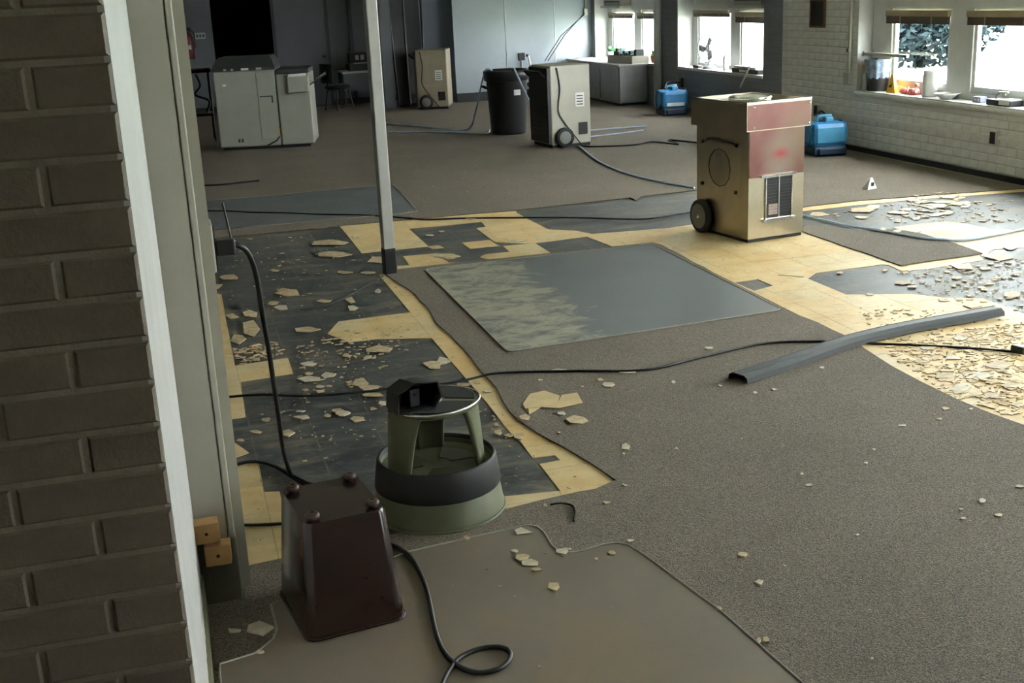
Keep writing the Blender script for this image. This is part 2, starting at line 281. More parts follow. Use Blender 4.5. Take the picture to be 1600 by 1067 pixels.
CHIPS=[('black floor by the post',[(0.947,8.001),(1.043,7.847),(1.001,7.79),(0.803,7.88),(0.827,7.991)]),('black floor by the post',[(0.958,7.537),(1.005,7.436),(0.913,7.407),(0.796,7.497),(0.806,7.58),(0.877,7.607)]),('black floor by the post',[(1.226,7.102),(1.179,7.016),(1.06,7.18),(1.119,7.329),(1.21,7.277)]),('black floor by the post',[(0.524,7.186),(0.511,7.169),(0.486,7.18),(0.472,7.225),(0.494,7.241)]),('black floor behind the step stool',[(0.933,6.913),(0.873,6.917),(0.844,6.961),(0.857,7.002),(0.935,6.944)]),('black floor behind the step stool',[(1.055,6.833),(1.021,6.828),(0.99,6.841),(0.971,6.903),(1.004,6.919),(1.053,6.872)]),('black floor behind the step stool',[(0.568,6.624),(0.569,6.494),(0.502,6.503),(0.445,6.604),(0.492,6.67)]),('black floor behind the step stool',[(0.531,6.67),(0.515,6.615),(0.479,6.623),(0.458,6.665),(0.494,6.71)]),('black floor behind the step stool',[(0.668,6.342),(0.718,6.286),(0.702,6.254),(0.667,6.26),(0.637,6.311)]),('black floor behind the step stool',[(0.831,6.32),(0.834,6.202),(0.806,6.186),(0.79,6.29)]),('black floor behind the step stool',[(0.805,6.027),(0.778,6.035),(0.781,6.12),(0.809,6.128),(0.83,6.071)]),('black floor behind the step stool',[(0.406,6.271),(0.439,6.304),(0.476,6.287),(0.474,6.201),(0.435,6.197)]),('black floor behind the step stool',[(0.435,6.331),(0.406,6.333),(0.382,6.364),(0.402,6.414),(0.435,6.398)]),('black floor behind the step stool',[(1.007,6.393),(0.985,6.326),(0.968,6.354),(0.972,6.399),(0.999,6.441)]),('black floor behind the step stool',[(0.469,5.736),(0.469,5.798),(0.54,5.794),(0.589,5.729),(0.531,5.7)]),('black floor behind the step stool',[(0.263,5.739),(0.222,5.817),(0.23,6.017),(0.285,6.056),(0.303,5.876)]),('black floor behind the step stool',[(0.173,5.816),(0.212,5.779),(0.226,5.712),(0.186,5.628),(0.151,5.7)]),('black floor behind the step stool',[(0.22,6.148),(0.176,6.134),(0.153,6.223),(0.191,6.247)]),('black floor behind the step stool',[(0.248,6.152),(0.244,6.245),(0.281,6.286),(0.317,6.205),(0.303,6.109)]),('black floor behind the step stool',[(0.858,5.241),(0.829,5.186),(0.737,5.249),(0.743,5.299),(0.809,5.327)]),('black floor behind the step stool',[(0.623,5.223),(0.637,5.254),(0.654,5.246),(0.657,5.201),(0.639,5.2)]),('black floor behind the step stool',[(0.44,5.141),(0.428,5.18),(0.465,5.198),(0.498,5.156),(0.477,5.123)]),('black floor behind the step stool',[(0.979,4.971),(1.016,4.945),(0.995,4.852),(0.954,4.867),(0.94,4.956)]),('black floor behind the step stool',[(1.006,4.903),(1.0,4.944),(1.031,5.026),(1.069,4.969),(1.057,4.922)]),('black floor behind the step stool',[(0.417,4.902),(0.387,4.969),(0.438,4.99),(0.487,4.945),(0.477,4.896)]),('black floor behind the step stool',[(0.518,5.005),(0.559,4.962),(0.545,4.934),(0.504,4.93),(0.494,4.971)]),('black floor behind the step stool',[(0.668,4.768),(0.634,4.737),(0.6,4.789),(0.626,4.856),(0.66,4.855)]),('black floor behind the step stool',[(0.705,4.725),(0.693,4.685),(0.636,4.688),(0.622,4.737),(0.652,4.754)]),('black floor behind the step stool',[(0.49,4.811),(0.479,4.799),(0.457,4.805),(0.451,4.817),(0.463,4.839),(0.477,4.832)]),('black floor behind the step stool',[(0.637,4.651),(0.689,4.627),(0.698,4.577),(0.676,4.577),(0.624,4.61),(0.619,4.637)]),('black floor behind the step stool',[(0.706,4.482),(0.673,4.469),(0.661,4.496),(0.672,4.524),(0.702,4.508)]),('black floor behind the step stool',[(0.621,4.434),(0.623,4.463),(0.635,4.465),(0.648,4.438)]),('black floor behind the step stool',[(0.582,4.36),(0.576,4.325),(0.542,4.319),(0.528,4.366),(0.546,4.388)]),('black floor behind the step stool',[(0.513,4.403),(0.494,4.411),(0.483,4.447),(0.503,4.477),(0.534,4.456),(0.541,4.43)]),('black floor behind the step stool',[(0.32,4.479),(0.376,4.471),(0.381,4.434),(0.355,4.431)]),('black floor behind the step stool',[(0.456,4.452),(0.463,4.433),(0.458,4.417),(0.444,4.421),(0.436,4.435),(0.446,4.455)]),('black floor behind the step stool',[(0.235,4.488),(0.224,4.46),(0.215,4.463),(0.201,4.48),(0.203,4.51),(0.231,4.508)]),('black floor behind the step stool',[(0.31,4.291),(0.283,4.262),(0.261,4.289),(0.261,4.324),(0.29,4.337)]),('black floor behind the step stool',[(0.509,4.456),(0.489,4.458),(0.474,4.482),(0.479,4.506),(0.51,4.503),(0.521,4.468)]),('black floor behind the step stool',[(0.18,4.376),(0.191,4.354),(0.182,4.341),(0.161,4.349),(0.147,4.375),(0.162,4.385)]),('black floor behind the step stool',[(0.099,4.311),(0.117,4.308),(0.122,4.281),(0.108,4.28),(0.093,4.293)]),('black floor behind the step stool',[(0.376,4.527),(0.361,4.517),(0.338,4.53),(0.344,4.545),(0.359,4.543)]),('black floor behind the step stool',[(0.756,4.034),(0.705,4.018),(0.689,4.089),(0.709,4.164),(0.753,4.183),(0.768,4.092)]),('yellow strip',[(1.05,4.571),(1.013,4.595),(1.013,4.616),(1.02,4.623),(1.06,4.603),(1.065,4.584)]),('yellow strip',[(0.984,4.573),(1.006,4.592),(1.034,4.572),(1.028,4.552),(1.012,4.538),(0.989,4.551)]),('yellow strip',[(1.106,4.587),(1.087,4.586),(1.08,4.61),(1.09,4.618),(1.107,4.605)]),('yellow strip',[(1.125,4.479),(1.118,4.457),(1.098,4.462),(1.087,4.479),(1.102,4.496)]),('black floor right of the stool',[(1.037,4.024),(1.034,3.986),(1.019,3.97),(1.007,3.991),(1.012,4.015)]),('black floor right of the stool',[(1.028,4.082),(1.039,4.098),(1.046,4.09),(1.041,4.063),(1.032,4.067)]),('black floor right of the stool',[(1.048,3.935),(1.031,3.956),(1.054,3.973),(1.067,3.944)]),('black floor right of the stool',[(1.067,3.961),(1.101,3.96),(1.104,3.921),(1.08,3.895),(1.062,3.919)]),('black floor right of the stool',[(0.998,4.306),(1.006,4.31),(1.019,4.295),(1.009,4.281),(0.998,4.285)]),('near carpet',[(1.135,4.081),(1.137,4.119),(1.168,4.132),(1.176,4.098),(1.157,4.062)]),('near carpet',[(1.335,4.522),(1.357,4.511),(1.353,4.5),(1.333,4.496)]),('near carpet',[(1.309,4.102),(1.311,4.079),(1.298,4.065),(1.279,4.081),(1.287,4.105)]),('near carpet',[(1.364,3.967),(1.331,3.949),(1.293,3.97),(1.291,4.017),(1.332,4.047),(1.362,4.014)]),('near carpet',[(1.581,4.427),(1.584,4.401),(1.572,4.393),(1.558,4.398),(1.564,4.427)]),('near carpet',[(1.556,4.319),(1.555,4.344),(1.574,4.367),(1.604,4.354),(1.605,4.325),(1.581,4.304)]),('near carpet',[(1.821,4.257),(1.833,4.279),(1.845,4.271),(1.834,4.246),(1.821,4.245)]),('near carpet',[(1.231,3.897),(1.228,3.887),(1.218,3.883),(1.218,3.896),(1.225,3.905)]),('near carpet',[(1.407,3.698),(1.413,3.67),(1.395,3.64),(1.376,3.657),(1.39,3.69)]),('near carpet',[(1.361,3.61),(1.367,3.622),(1.371,3.625),(1.373,3.614),(1.371,3.61),(1.363,3.603)]),('near carpet',[(1.547,3.586),(1.555,3.599),(1.559,3.6),(1.558,3.588),(1.551,3.58)]),('near carpet',[(2.163,4.659),(2.184,4.653),(2.183,4.632),(2.171,4.619),(2.152,4.62),(2.143,4.645)]),('near carpet',[(1.72,4.474),(1.747,4.452),(1.732,4.437),(1.698,4.449),(1.686,4.458),(1.678,4.478)]),('near carpet',[(1.487,4.601),(1.487,4.593),(1.458,4.597),(1.425,4.617),(1.433,4.621),(1.454,4.623)]),('near carpet',[(1.263,3.364),(1.27,3.369),(1.277,3.348),(1.269,3.345)]),('near carpet',[(1.162,3.241),(1.158,3.258),(1.167,3.262),(1.183,3.251),(1.18,3.244)]),('near carpet',[(1.134,2.965),(1.131,2.979),(1.139,2.984),(1.152,2.976),(1.148,2.967)]),('near carpet',[(0.988,3.316),(0.989,3.302),(0.983,3.293),(0.978,3.299),(0.981,3.309)]),('near carpet',[(1.414,2.77),(1.399,2.761),(1.39,2.77),(1.386,2.78),(1.401,2.793),(1.415,2.782)]),('near carpet',[(1.365,2.597),(1.358,2.618),(1.373,2.628),(1.383,2.618)]),('near carpet',[(1.216,2.53),(1.213,2.514),(1.198,2.517),(1.198,2.525),(1.208,2.533)]),('near carpet',[(1.239,2.358),(1.234,2.341),(1.224,2.333),(1.226,2.354)]),('near carpet',[(1.256,2.343),(1.251,2.332),(1.24,2.336),(1.238,2.341),(1.245,2.355),(1.257,2.356)]),('near carpet',[(1.801,3.133),(1.801,3.143),(1.809,3.148),(1.826,3.142),(1.82,3.13)]),('near carpet',[(1.846,3.232),(1.839,3.22),(1.829,3.22),(1.833,3.232),(1.843,3.239)]),('near carpet',[(2.243,2.855),(2.246,2.841),(2.228,2.827),(2.217,2.832),(2.231,2.854)]),('near carpet',[(2.203,2.747),(2.223,2.748),(2.228,2.738),(2.211,2.727),(2.2,2.736)]),('near carpet',[(2.131,2.816),(2.14,2.818),(2.145,2.811),(2.141,2.807),(2.132,2.809)]),('near carpet',[(2.112,2.752),(2.101,2.751),(2.095,2.754),(2.098,2.762),(2.105,2.765),(2.114,2.762)]),('near carpet',[(2.374,3.498),(2.397,3.49),(2.391,3.478),(2.382,3.477),(2.365,3.491)]),('near carpet',[(2.525,3.497),(2.542,3.501),(2.551,3.494),(2.537,3.483)]),('near carpet',[(2.617,3.595),(2.632,3.594),(2.638,3.579),(2.632,3.571),(2.61,3.568),(2.612,3.584)]),('near carpet',[(2.703,3.53),(2.696,3.532),(2.698,3.547),(2.713,3.55),(2.715,3.544)]),('near carpet',[(1.757,2.766),(1.757,2.772),(1.767,2.779),(1.768,2.774),(1.765,2.766)]),('near carpet',[(2.075,4.031),(2.082,4.018),(2.079,4.009),(2.063,4.004),(2.064,4.02)]),('near carpet',[(2.459,4.198),(2.474,4.208),(2.48,4.202),(2.47,4.182),(2.457,4.176),(2.452,4.186)]),('near carpet',[(2.147,4.01),(2.153,4.037),(2.166,4.037),(2.166,4.012)]),('near carpet',[(1.107,3.412),(1.101,3.414),(1.096,3.425),(1.105,3.431),(1.11,3.428)]),('near carpet',[(2.173,3.331),(2.171,3.323),(2.158,3.317),(2.158,3.331)]),('near carpet',[(2.076,3.241),(2.085,3.237),(2.077,3.224),(2.068,3.232)]),('near carpet',[(2.388,2.892),(2.4,2.9),(2.408,2.899),(2.417,2.887),(2.41,2.881),(2.396,2.883)]),('near carpet',[(1.441,2.177),(1.433,2.178),(1.441,2.187),(1.444,2.184)]),('near carpet',[(1.465,4.353),(1.471,4.363),(1.482,4.362),(1.477,4.345),(1.471,4.343)]),('near carpet',[(1.988,4.162),(1.994,4.145),(1.981,4.136),(1.978,4.154)]),('front chair mat',[(0.842,3.156),(0.865,3.169),(0.888,3.123),(0.841,3.125)]),('front chair mat',[(0.794,3.031),(0.809,3.032),(0.815,3.02),(0.805,3.013),(0.793,3.025)]),('front chair mat',[(0.836,2.98),(0.823,2.958),(0.801,2.96),(0.792,2.975),(0.802,2.997),(0.825,2.996)]),('front chair mat',[(0.805,2.958),(0.834,2.959),(0.847,2.933),(0.838,2.909),(0.8,2.931)]),('front chair mat',[(0.839,2.898),(0.842,2.883),(0.824,2.886),(0.814,2.894),(0.822,2.904)]),('front chair mat',[(0.826,2.777),(0.838,2.805),(0.862,2.796),(0.857,2.772),(0.843,2.758)]),('front chair mat',[(0.912,2.972),(0.919,2.991),(0.952,2.987),(0.947,2.965),(0.933,2.95)]),('front chair mat',[(1.07,2.921),(1.069,2.905),(1.064,2.9),(1.05,2.908),(1.049,2.913),(1.056,2.924)]),('front chair mat',[(0.959,2.98),(0.951,2.983),(0.959,2.994),(0.965,2.985)]),('front chair mat',[(1.006,2.901),(1.011,2.899),(1.012,2.894),(1.005,2.887),(1.001,2.891),(1.002,2.899)]),('front chair mat',[(0.699,3.171),(0.705,3.158),(0.697,3.148),(0.69,3.149),(0.683,3.158),(0.691,3.171)]),('front chair mat',[(0.686,2.411),(0.687,2.416),(0.689,2.418),(0.692,2.415),(0.69,2.411)]),('far carpet edge',[(4.239,7.198),(4.175,7.152),(4.145,7.16),(4.11,7.211),(4.187,7.307),(4.248,7.281)]),('far carpet edge',[(4.493,7.312),(4.599,7.294),(4.583,7.158),(4.505,7.114),(4.423,7.186)]),('far carpet edge',[(4.644,7.207),(4.591,7.197),(4.569,7.276),(4.665,7.348),(4.712,7.3)]),('far carpet edge',[(4.693,7.077),(4.69,7.036),(4.61,7.009),(4.612,7.055)]),('far carpet edge',[(4.661,7.041),(4.719,7.029),(4.731,6.989),(4.719,6.954),(4.672,6.948),(4.618,6.995)]),('far carpet edge',[(4.333,6.961),(4.344,7.027),(4.377,7.035),(4.421,6.962),(4.37,6.935)]),('far carpet edge',[(4.233,6.52),(4.234,6.547),(4.275,6.584),(4.289,6.568),(4.266,6.524)]),('far carpet edge',[(4.307,6.427),(4.273,6.411),(4.267,6.454),(4.295,6.482),(4.326,6.493),(4.329,6.452)]),('far carpet edge',[(4.435,6.403),(4.38,6.379),(4.39,6.428),(4.44,6.454)]),('far carpet edge',[(5.113,7.138),(5.101,7.074),(5.022,7.023),(4.942,7.051),(4.935,7.153),(5.056,7.194)]),('far carpet edge',[(5.087,7.196),(5.096,7.258),(5.198,7.26),(5.252,7.218),(5.229,7.149),(5.137,7.139)]),('far carpet edge',[(5.148,7.115),(5.214,7.172),(5.312,7.136),(5.283,7.065),(5.168,7.026)]),('far carpet edge',[(5.065,7.325),(5.069,7.237),(4.983,7.254),(4.99,7.313)]),('far carpet edge',[(5.066,7.34),(4.982,7.332),(4.976,7.378),(5.008,7.42),(5.072,7.382)]),('far carpet edge',[(5.376,7.358),(5.31,7.296),(5.253,7.333),(5.256,7.379),(5.338,7.409)]),('right black floor',[(4.569,5.713),(4.552,5.724),(4.569,5.795),(4.618,5.816),(4.642,5.782),(4.626,5.746)]),('right black floor',[(4.32,5.639),(4.38,5.694),(4.473,5.596),(4.439,5.537),(4.337,5.517)]),('right black floor',[(4.038,5.548),(4.16,5.543),(4.082,5.402),(4.014,5.44)]),('right black floor',[(4.137,5.428),(4.195,5.423),(4.17,5.37),(4.115,5.374)]),('right black floor',[(3.873,5.257),(3.856,5.279),(3.888,5.311),(3.925,5.297),(3.912,5.265)]),('right black floor',[(3.953,5.13),(3.981,5.123),(3.982,5.095),(3.944,5.089),(3.935,5.095)]),('right black floor',[(3.578,5.362),(3.64,5.339),(3.616,5.287),(3.564,5.28),(3.543,5.321)]),('right black floor',[(3.608,5.225),(3.589,5.191),(3.546,5.212),(3.57,5.244)]),('right black floor',[(3.787,5.169),(3.8,5.159),(3.778,5.127),(3.761,5.129),(3.761,5.157)]),('right black floor',[(3.979,4.893),(3.927,4.83),(3.877,4.821),(3.864,4.865),(3.899,4.912),(3.968,4.918)]),('right black floor',[(3.683,5.597),(3.659,5.574),(3.641,5.578),(3.645,5.599),(3.673,5.622)]),('right black floor',[(3.438,5.678),(3.441,5.649),(3.409,5.626),(3.394,5.641),(3.403,5.663)]),('right black floor',[(3.553,4.96),(3.576,4.967),(3.605,4.946),(3.578,4.9),(3.548,4.901),(3.528,4.911)]),('right black floor',[(3.64,4.815),(3.653,4.75),(3.579,4.734),(3.581,4.802)]),('right black floor',[(3.291,5.189),(3.308,5.197),(3.325,5.181),(3.318,5.157),(3.302,5.151),(3.286,5.166)]),('right yellow tiles',[(3.195,4.336),(3.244,4.376),(3.27,4.361),(3.263,4.322),(3.21,4.318)]),('right yellow tiles',[(3.065,4.299),(3.07,4.274),(3.023,4.239),(2.99,4.254),(3.0,4.3)]),('right yellow tiles',[(3.05,4.078),(2.995,4.1),(3.014,4.128),(3.071,4.122)]),('right yellow tiles',[(3.195,3.933),(3.118,3.896),(3.086,3.934),(3.084,3.967),(3.161,4.008),(3.192,3.995)]),('right yellow tiles',[(2.941,3.823),(2.929,3.861),(2.998,3.913),(3.025,3.889),(3.022,3.835)]),('right yellow tiles',[(2.884,3.882),(2.809,3.902),(2.849,3.96),(2.899,3.937)]),('right yellow tiles',[(3.017,3.751),(3.06,3.725),(3.025,3.688),(2.973,3.701),(2.985,3.726)]),('right yellow tiles',[(2.777,3.761),(2.832,3.808),(2.86,3.8),(2.869,3.763),(2.801,3.714),(2.783,3.723)]),('right yellow tiles',[(2.876,3.627),(2.847,3.65),(2.865,3.682),(2.914,3.664),(2.901,3.635)]),('right yellow tiles',[(2.925,3.539),(2.913,3.511),(2.877,3.502),(2.874,3.537),(2.903,3.547)]),('right yellow tiles',[(2.891,4.154),(2.93,4.14),(2.918,4.103),(2.867,4.103),(2.859,4.129)]),('right yellow tiles',[(3.195,4.161),(3.216,4.184),(3.238,4.187),(3.257,4.165),(3.238,4.128),(3.207,4.131)]),('tile band by the post',[(1.468,7.126),(1.491,7.22),(1.555,7.137),(1.515,7.084)]),('tile band by the post',[(1.596,7.14),(1.622,7.055),(1.53,7.025),(1.512,7.082),(1.533,7.173)]),('tile band by the post',[(1.511,7.367),(1.496,7.44),(1.567,7.443),(1.585,7.36)]),('tile band by the post',[(2.012,8.291),(2.026,8.251),(1.991,8.241),(1.949,8.302)]),('tile band by the post',[(2.14,7.353),(2.103,7.308),(2.017,7.372),(2.02,7.419)]),('tile band by the post',[(1.699,7.938),(1.714,7.913),(1.707,7.885),(1.678,7.882),(1.674,7.929)]),('tile band by the post',[(1.577,7.791),(1.562,7.838),(1.579,7.85),(1.611,7.831),(1.618,7.81),(1.601,7.778)]),('front carpet by the wall',[(0.018,2.854),(0.016,2.842),(-0.011,2.847),(-0.013,2.867)]),('front carpet by the wall',[(0.039,2.869),(0.068,2.879),(0.103,2.833),(0.071,2.802),(0.032,2.837)]),('front carpet by the wall',[(0.047,2.717),(0.052,2.727),(0.065,2.722),(0.067,2.713),(0.056,2.71)]),('trim foot',[(0.167,7.166),(0.183,7.221),(0.255,7.202),(0.272,7.094),(0.263,7.045),(0.186,7.093)]),('trim foot',[(0.098,6.873),(0.078,7.03),(0.177,6.965),(0.143,6.846)])]
FRAG=[[(1.19,4.248),(1.251,4.355),(1.318,4.369),(1.355,4.285),(1.325,4.215),(1.258,4.187),(1.185,4.194)],[(1.253,4.181),(1.327,4.214),(1.36,4.274),(1.424,4.272),(1.407,4.155),(1.306,4.143)],[(1.196,4.19),(1.244,4.185),(1.182,4.133)],[(3.102,5.76),(3.186,5.909),(3.318,5.824),(3.202,5.659)]]
HANG=[(0.099, 3.199, 0.951), (0.132, 3.202, 0.947), (0.157, 3.222, 0.918), (0.174, 3.273, 0.846), (0.185, 3.367, 0.712), (0.2, 3.486, 0.543), (0.217, 3.656, 0.3), (0.228, 3.771, 0.136), (0.251, 3.861, 0.009)]
flo_end=cord_long[-1]
ZC = .010                       # top of the carpet
# ================================================================== materials
m_carpet = carpet_mat('taupe_carpet', (.182, .150, .113), (.23, .13, .09))
m_carpet_far = m_carpet
m_tan = tile_mat('tan_floor_tile', (.68, .49, .235)); m_tan2 = tile_mat('pale_floor_tile', (.64, .49, .26))
m_chip = M('tile_chip_tan', (.50, .385, .23), .6, 0, .3, 25); m_chip2 = M('tile_chip_pale', (.55, .48, .36), .6, 0, .25, 25)
m_mastic = mastic_mat()
m_taupe = M('taupe_painted_brick', (.180, .144, .106), .55, 0, .18, 14, .35); m_mortar = M('taupe_painted_mortar', (.26, .22, .17), .6, 0, .2, 18, .4)
m_white = M('white_gloss_paint', (.50, .49, .47), .4, 0, .06, 5); m_trim = M('cream_trim_paint', (.42, .40, .33), .4, 0, .08, 4)
m_greenish = M('grey_green_plinth_paint', (.135, .135, .11), .55, 0, .25, 8)
m_wallbrick = brick_wall_mat('white_painted_brick_wall', (.70, .69, .66)); m_brick = M('white_painted_brick', (.74, .73, .70), .45, 0, .10, 9, .25)
m_wallgrey = brick_wall_mat('shaded_grey_brick_wall', (.20, .215, .23)); m_back = M('blue_grey_wall_paint', (.105, .11, .125), .5, 0, .10, 3)  # far brick wall's grey has the shade of its recess put into it
m_panel = M('pale_panel_paint', (.36, .40, .44), .22, 0, .05, 2); m_ceil = M('ceiling_paint', (.76, .73, .67), .7, 0, .05, 3)
m_blackbase = M('black_vinyl_base', (.012, .014, .014), .35, 0, .2, 8); m_dark = M('unlit_room_black', (.008, .008, .009), .8)  # near-black room colour stands in for the darkness behind the doorway
m_frame = M('window_frame_paint', (.62, .62, .60), .4, 0, .06, 6); m_glass = glass_mat()
m_teal = M('teal_room_paint', (.10, .17, .19), .6)
m_black = M('black_plastic', (.010, .010, .011), .42, 0, .2, 12); m_cord = M('black_rubber_cord', (.008, .008, .009), .45, 0, .2, 12)
m_steel = M('grey_steel', (.46, .45, .42), .4, .3, .08, 6); m_alu = M('bright_aluminium', (.75, .75, .74), .25, 1., .05, 20)
m_galv = M('galvanised_sheet', (.52, .46, .335), .29, .95, .10, 7); m_galv2 = M('galvanised_bright', (.86, .85, .82), .16, 1., .06, 7)
m_cream = M('cream_cabinet_enamel', (.50, .47, .40), .4, 0, .06, 4); m_copier = M('copier_plastic', (.34, .335, .285), .5, 0, .05, 4)
m_charcoal = M('charcoal_plastic', (.035, .037, .038), .5); m_blue = M('blue_polyethylene', (.03, .19, .42), .38, 0, .15, 6)
m_bluelite = M('light_blue_plastic', (.06, .25, .42), .4); m_whitep = M('white_plastic', (.80, .80, .78), .4)
m_hose = M('clear_vinyl_hose', (.55, .68, .85), .2, 0, .1, 9)
m_khaki = M('khaki_enamel', (.125, .132, .075), .38, 0, .15, 9); m_rubber = M('black_ribbed_rubber', (.014, .014, .014), .6, 0, .2, 20)
m_brown = M('maroon_gloss_enamel', (.022, .0095, .0075), .2, 0, .15, 6); m_wood = M('raw_pine', (.50, .29, .12), .6, 0, .2, 14)
m_barm = M('slate_vinyl_strip', (.030, .035, .037), .55, 0, .15, 6)
# ================================================================== floor
fl = MB().box(-6.2, 6.9, -4.2, 22.5, -.12, 0).build('floor', m_mastic); struct(fl)
TX, TY, TP = .151, .17, .2286
vs, fs, kinds = [], [], []
def addpoly(p, kind):
    if sum(p[i][0] * p[(i + 1) % len(p)][1] - p[(i + 1) % len(p)][0] * p[i][1] for i in range(len(p))) < 0: p = p[::-1]
    k = len(vs); vs.extend(Vector(q) for q in p); fs.append(list(range(k, k + len(p)))); kinds.append(kind)
for k, p in TAN.items(): addpoly(p, ('tan',))
for k, p in HOLE.items(): addpoly(p, ('hole',))
G = .0007
for i in range(-2, 27):
    for j in range(12, 40):
        x, y = TX + i * TP, TY + j * TP
        addpoly([(x + G, y + G), (x + TP - G, y + G), (x + TP - G, y + TP - G), (x + G, y + TP - G)], ('cell', i, j))
ov, oe, of, _, _, oid = delaunay_2d_cdt(vs, [], fs, 0, 1e-5, True)
cells = {}
for f, ids in zip(of, oid):
    ks = [kinds[i] for i in ids]
    if ('hole',) in ks or ('tan',) not in ks: continue
    for c in ks:
        if c[0] == 'cell': cells.setdefault(c[1:], []).append(f)
rnd = random.Random(3); small = MB(); TILE_COUNT = 0
def tri_piece(mb, tris, z0, z1):
    idx = {}; edges = {}
    for t in tris:
        for v in t: idx.setdefault(v, len(idx))
        for a, b in zip(t, list(t[1:]) + [t[0]]):
            edges[(a, b)] = 1
    n = len(idx); V = [None] * (2 * n)
    for v, i in idx.items(): V[i] = (*ov[v], z0); V[i + n] = (*ov[v], z1)
    F = [tuple(idx[v] + n for v in t) for t in tris]
    for (a, b) in edges:
        if (b, a) not in edges: F.append((idx[a], idx[b], idx[b] + n, idx[a] + n))
    mb.add(V, F)
C1P = C1 + [(6.02, 3.30), (6.02, -4.1), (-6.1, -4.1), (-6.1, 1.745), (-.062, 1.745), (-.062, 3.025), (.04, 3.028)]
C2P = C2 + [(6.02, 7.36), (6.02, 11.2), (6.29, 11.2), (6.29, 17.66), (4.14, 17.66), (4.14, 18.75), (-2.9, 18.75), (-2.9, 8.40)]
def covered(x, y): return inside((x, y), C1P) or inside((x, y), C2P) or inside((x, y), C3)
items = []
for c, tris in cells.items():
    ar = sum(abs((ov[t[1]] - ov[t[0]]).cross(ov[t[2]] - ov[t[0]])) / 2 for t in tris)
    cx = sum(ov[t[0]].x for t in tris) / len(tris); cy = sum(ov[t[0]].y for t in tris) / len(tris)
    items.append((ar / (cy * cy) * (0.02 if covered(TX + (c[0] + .5) * TP, TY + (c[1] + .5) * TP) and covered(cx, cy) else 1), ar, c, tris))
items.sort(key=lambda q: -q[0])
for k, (_, ar, c, tris) in enumerate(items):
    z1 = .0032 + rnd.uniform(-.0004, .0003)
    if k < 290 and ar > .0015:
        mb = MB(); tri_piece(mb, tris, 0, z1)
        mb.build('floor_tile', m_tan2 if rnd.random() < .3 else m_tan, fl)
    else: tri_piece(small, tris, 0, z1)
if small.v: o = small.build('floor_tile_remnant', m_tan, fl); o['kind'] = 'stuff'
# carpets
def carpet(pts, label, z0=.0034, z1=ZC, seed=1):
    r = random.Random(seed); q = []
    for i, (x, y) in enumerate(pts):
        x2, y2 = pts[(i + 1) % len(pts)]; d = math.hypot(x2 - x, y2 - y)
        q.append((x, y))
        if d < 2.5:
            n = int(d / .12)
            for k in range(1, n): q.append((x + (x2 - x) * k / n + r.uniform(-.006, .006), y + (y2 - y) * k / n + r.uniform(-.006, .006)))
    o = MB().prism(q, z0, z1).build('carpet', m_carpet); return tag(o, label, 'carpet')
carpet(C1P, 'brown speckled carpet covering the front of the room around both chair mats', seed=1)
carpet(C2P, 'brown speckled carpet covering the far half of the room', seed=2)
carpet(C3, 'small leftover piece of brown carpet right of the metal machine', seed=3)
def rounded(pts, r, n=5):
    out = []; m = len(pts)
    for i in range(m):
        p0, p, p1 = Vector(pts[i - 1]), Vector(pts[i]), Vector(pts[(i + 1) % m])
        a, b = (p0 - p).normalized() * r + p, (p1 - p).normalized() * r + p
        for k in range(n + 1):
            t = k / n; q = a * (1 - t) ** 2 + p * 2 * t * (1 - t) + b * t * t; out.append((q.x, q.y))
    return out
mm1 = matplastic('taupe_vinyl_mat', (.185, .152, .115), (.23, .165, .09), 'blotch')
mm2 = matplastic('blue_grey_vinyl_mat', (.145, .153, .160), (.42, .385, .28), 'smear')
mm3 = matplastic('slate_vinyl_mat', (.105, .115, .125), (.16, .16, .14), 'blotch')
def mat_thing(poly, label, m, z=ZC):
    cx = sum(p[0] for p in poly) / len(poly); cy = sum(p[1] for p in poly) / len(poly)
    q = [(x - cx, y - cy) for x, y in poly]
    t = thing('chair_mat', label, 'floor mat', (cx, cy, z))
    MB().prism(q, 0, .0035).build('mat_sheet', m, t)
    MB().tube([(x, y, .0035) for x, y in q + [q[0]]], .0035, 6, False).build('rolled_edge', m_matrim, t); return t
m_matrim = M('mat_edge_vinyl', (.30, .28, .23), .35)
mat_thing(M1 + [(1.25, 1.85), (-.03, 1.85), (-.045, 2.66)] + M1L, 'taupe lipped chair mat in front, under the upturned bin', mm1)
mat_thing(rounded(M2, .05), 'large grey-blue chair mat with pale dirty smears in mid room', mm2)
mat_thing([(-.9, 10.10)] + M3[1:3] + [(1.70, 8.75), (1.55, 8.70)] + [(-.9, 8.80)], 'dark slate chair mat on the far carpet behind the post', mm3)
# ================================================================== walls
def chamfer_brick(name, L, Hh, d, m, axis):
    c = .004; mb = MB()
    # front (towards -d) face inset
    bx = [(-L / 2, -Hh / 2), (L / 2, -Hh / 2), (L / 2, Hh / 2), (-L / 2, Hh / 2)]
    fx = [(-L / 2 + c, -Hh / 2 + c), (L / 2 - c, -Hh / 2 + c), (L / 2 - c, Hh / 2 - c), (-L / 2 + c, Hh / 2 - c)]
    P = [(a, d, b) for a, b in bx] + [(a, c, b) for a, b in bx] + [(a, 0, b) for a, b in fx]
    F = [(3, 2, 1, 0), (0, 1, 5, 4), (1, 2, 6, 5), (2, 3, 7, 6), (3, 0, 4, 7), (4, 5, 9, 8), (5, 6, 10, 9), (6, 7, 11, 10), (7, 4, 8, 11), (8, 9, 10, 11)]
    if axis == 'x': P = [(y, -x, z) for x, y, z in P]
    mb.add(P, F); return mb.mesh(name, m)
def put_brick(me, parent, loc):
    o = bpy.data.objects.new('brick', me); COL.objects.link(o); o.location = loc; o.parent = parent; return o
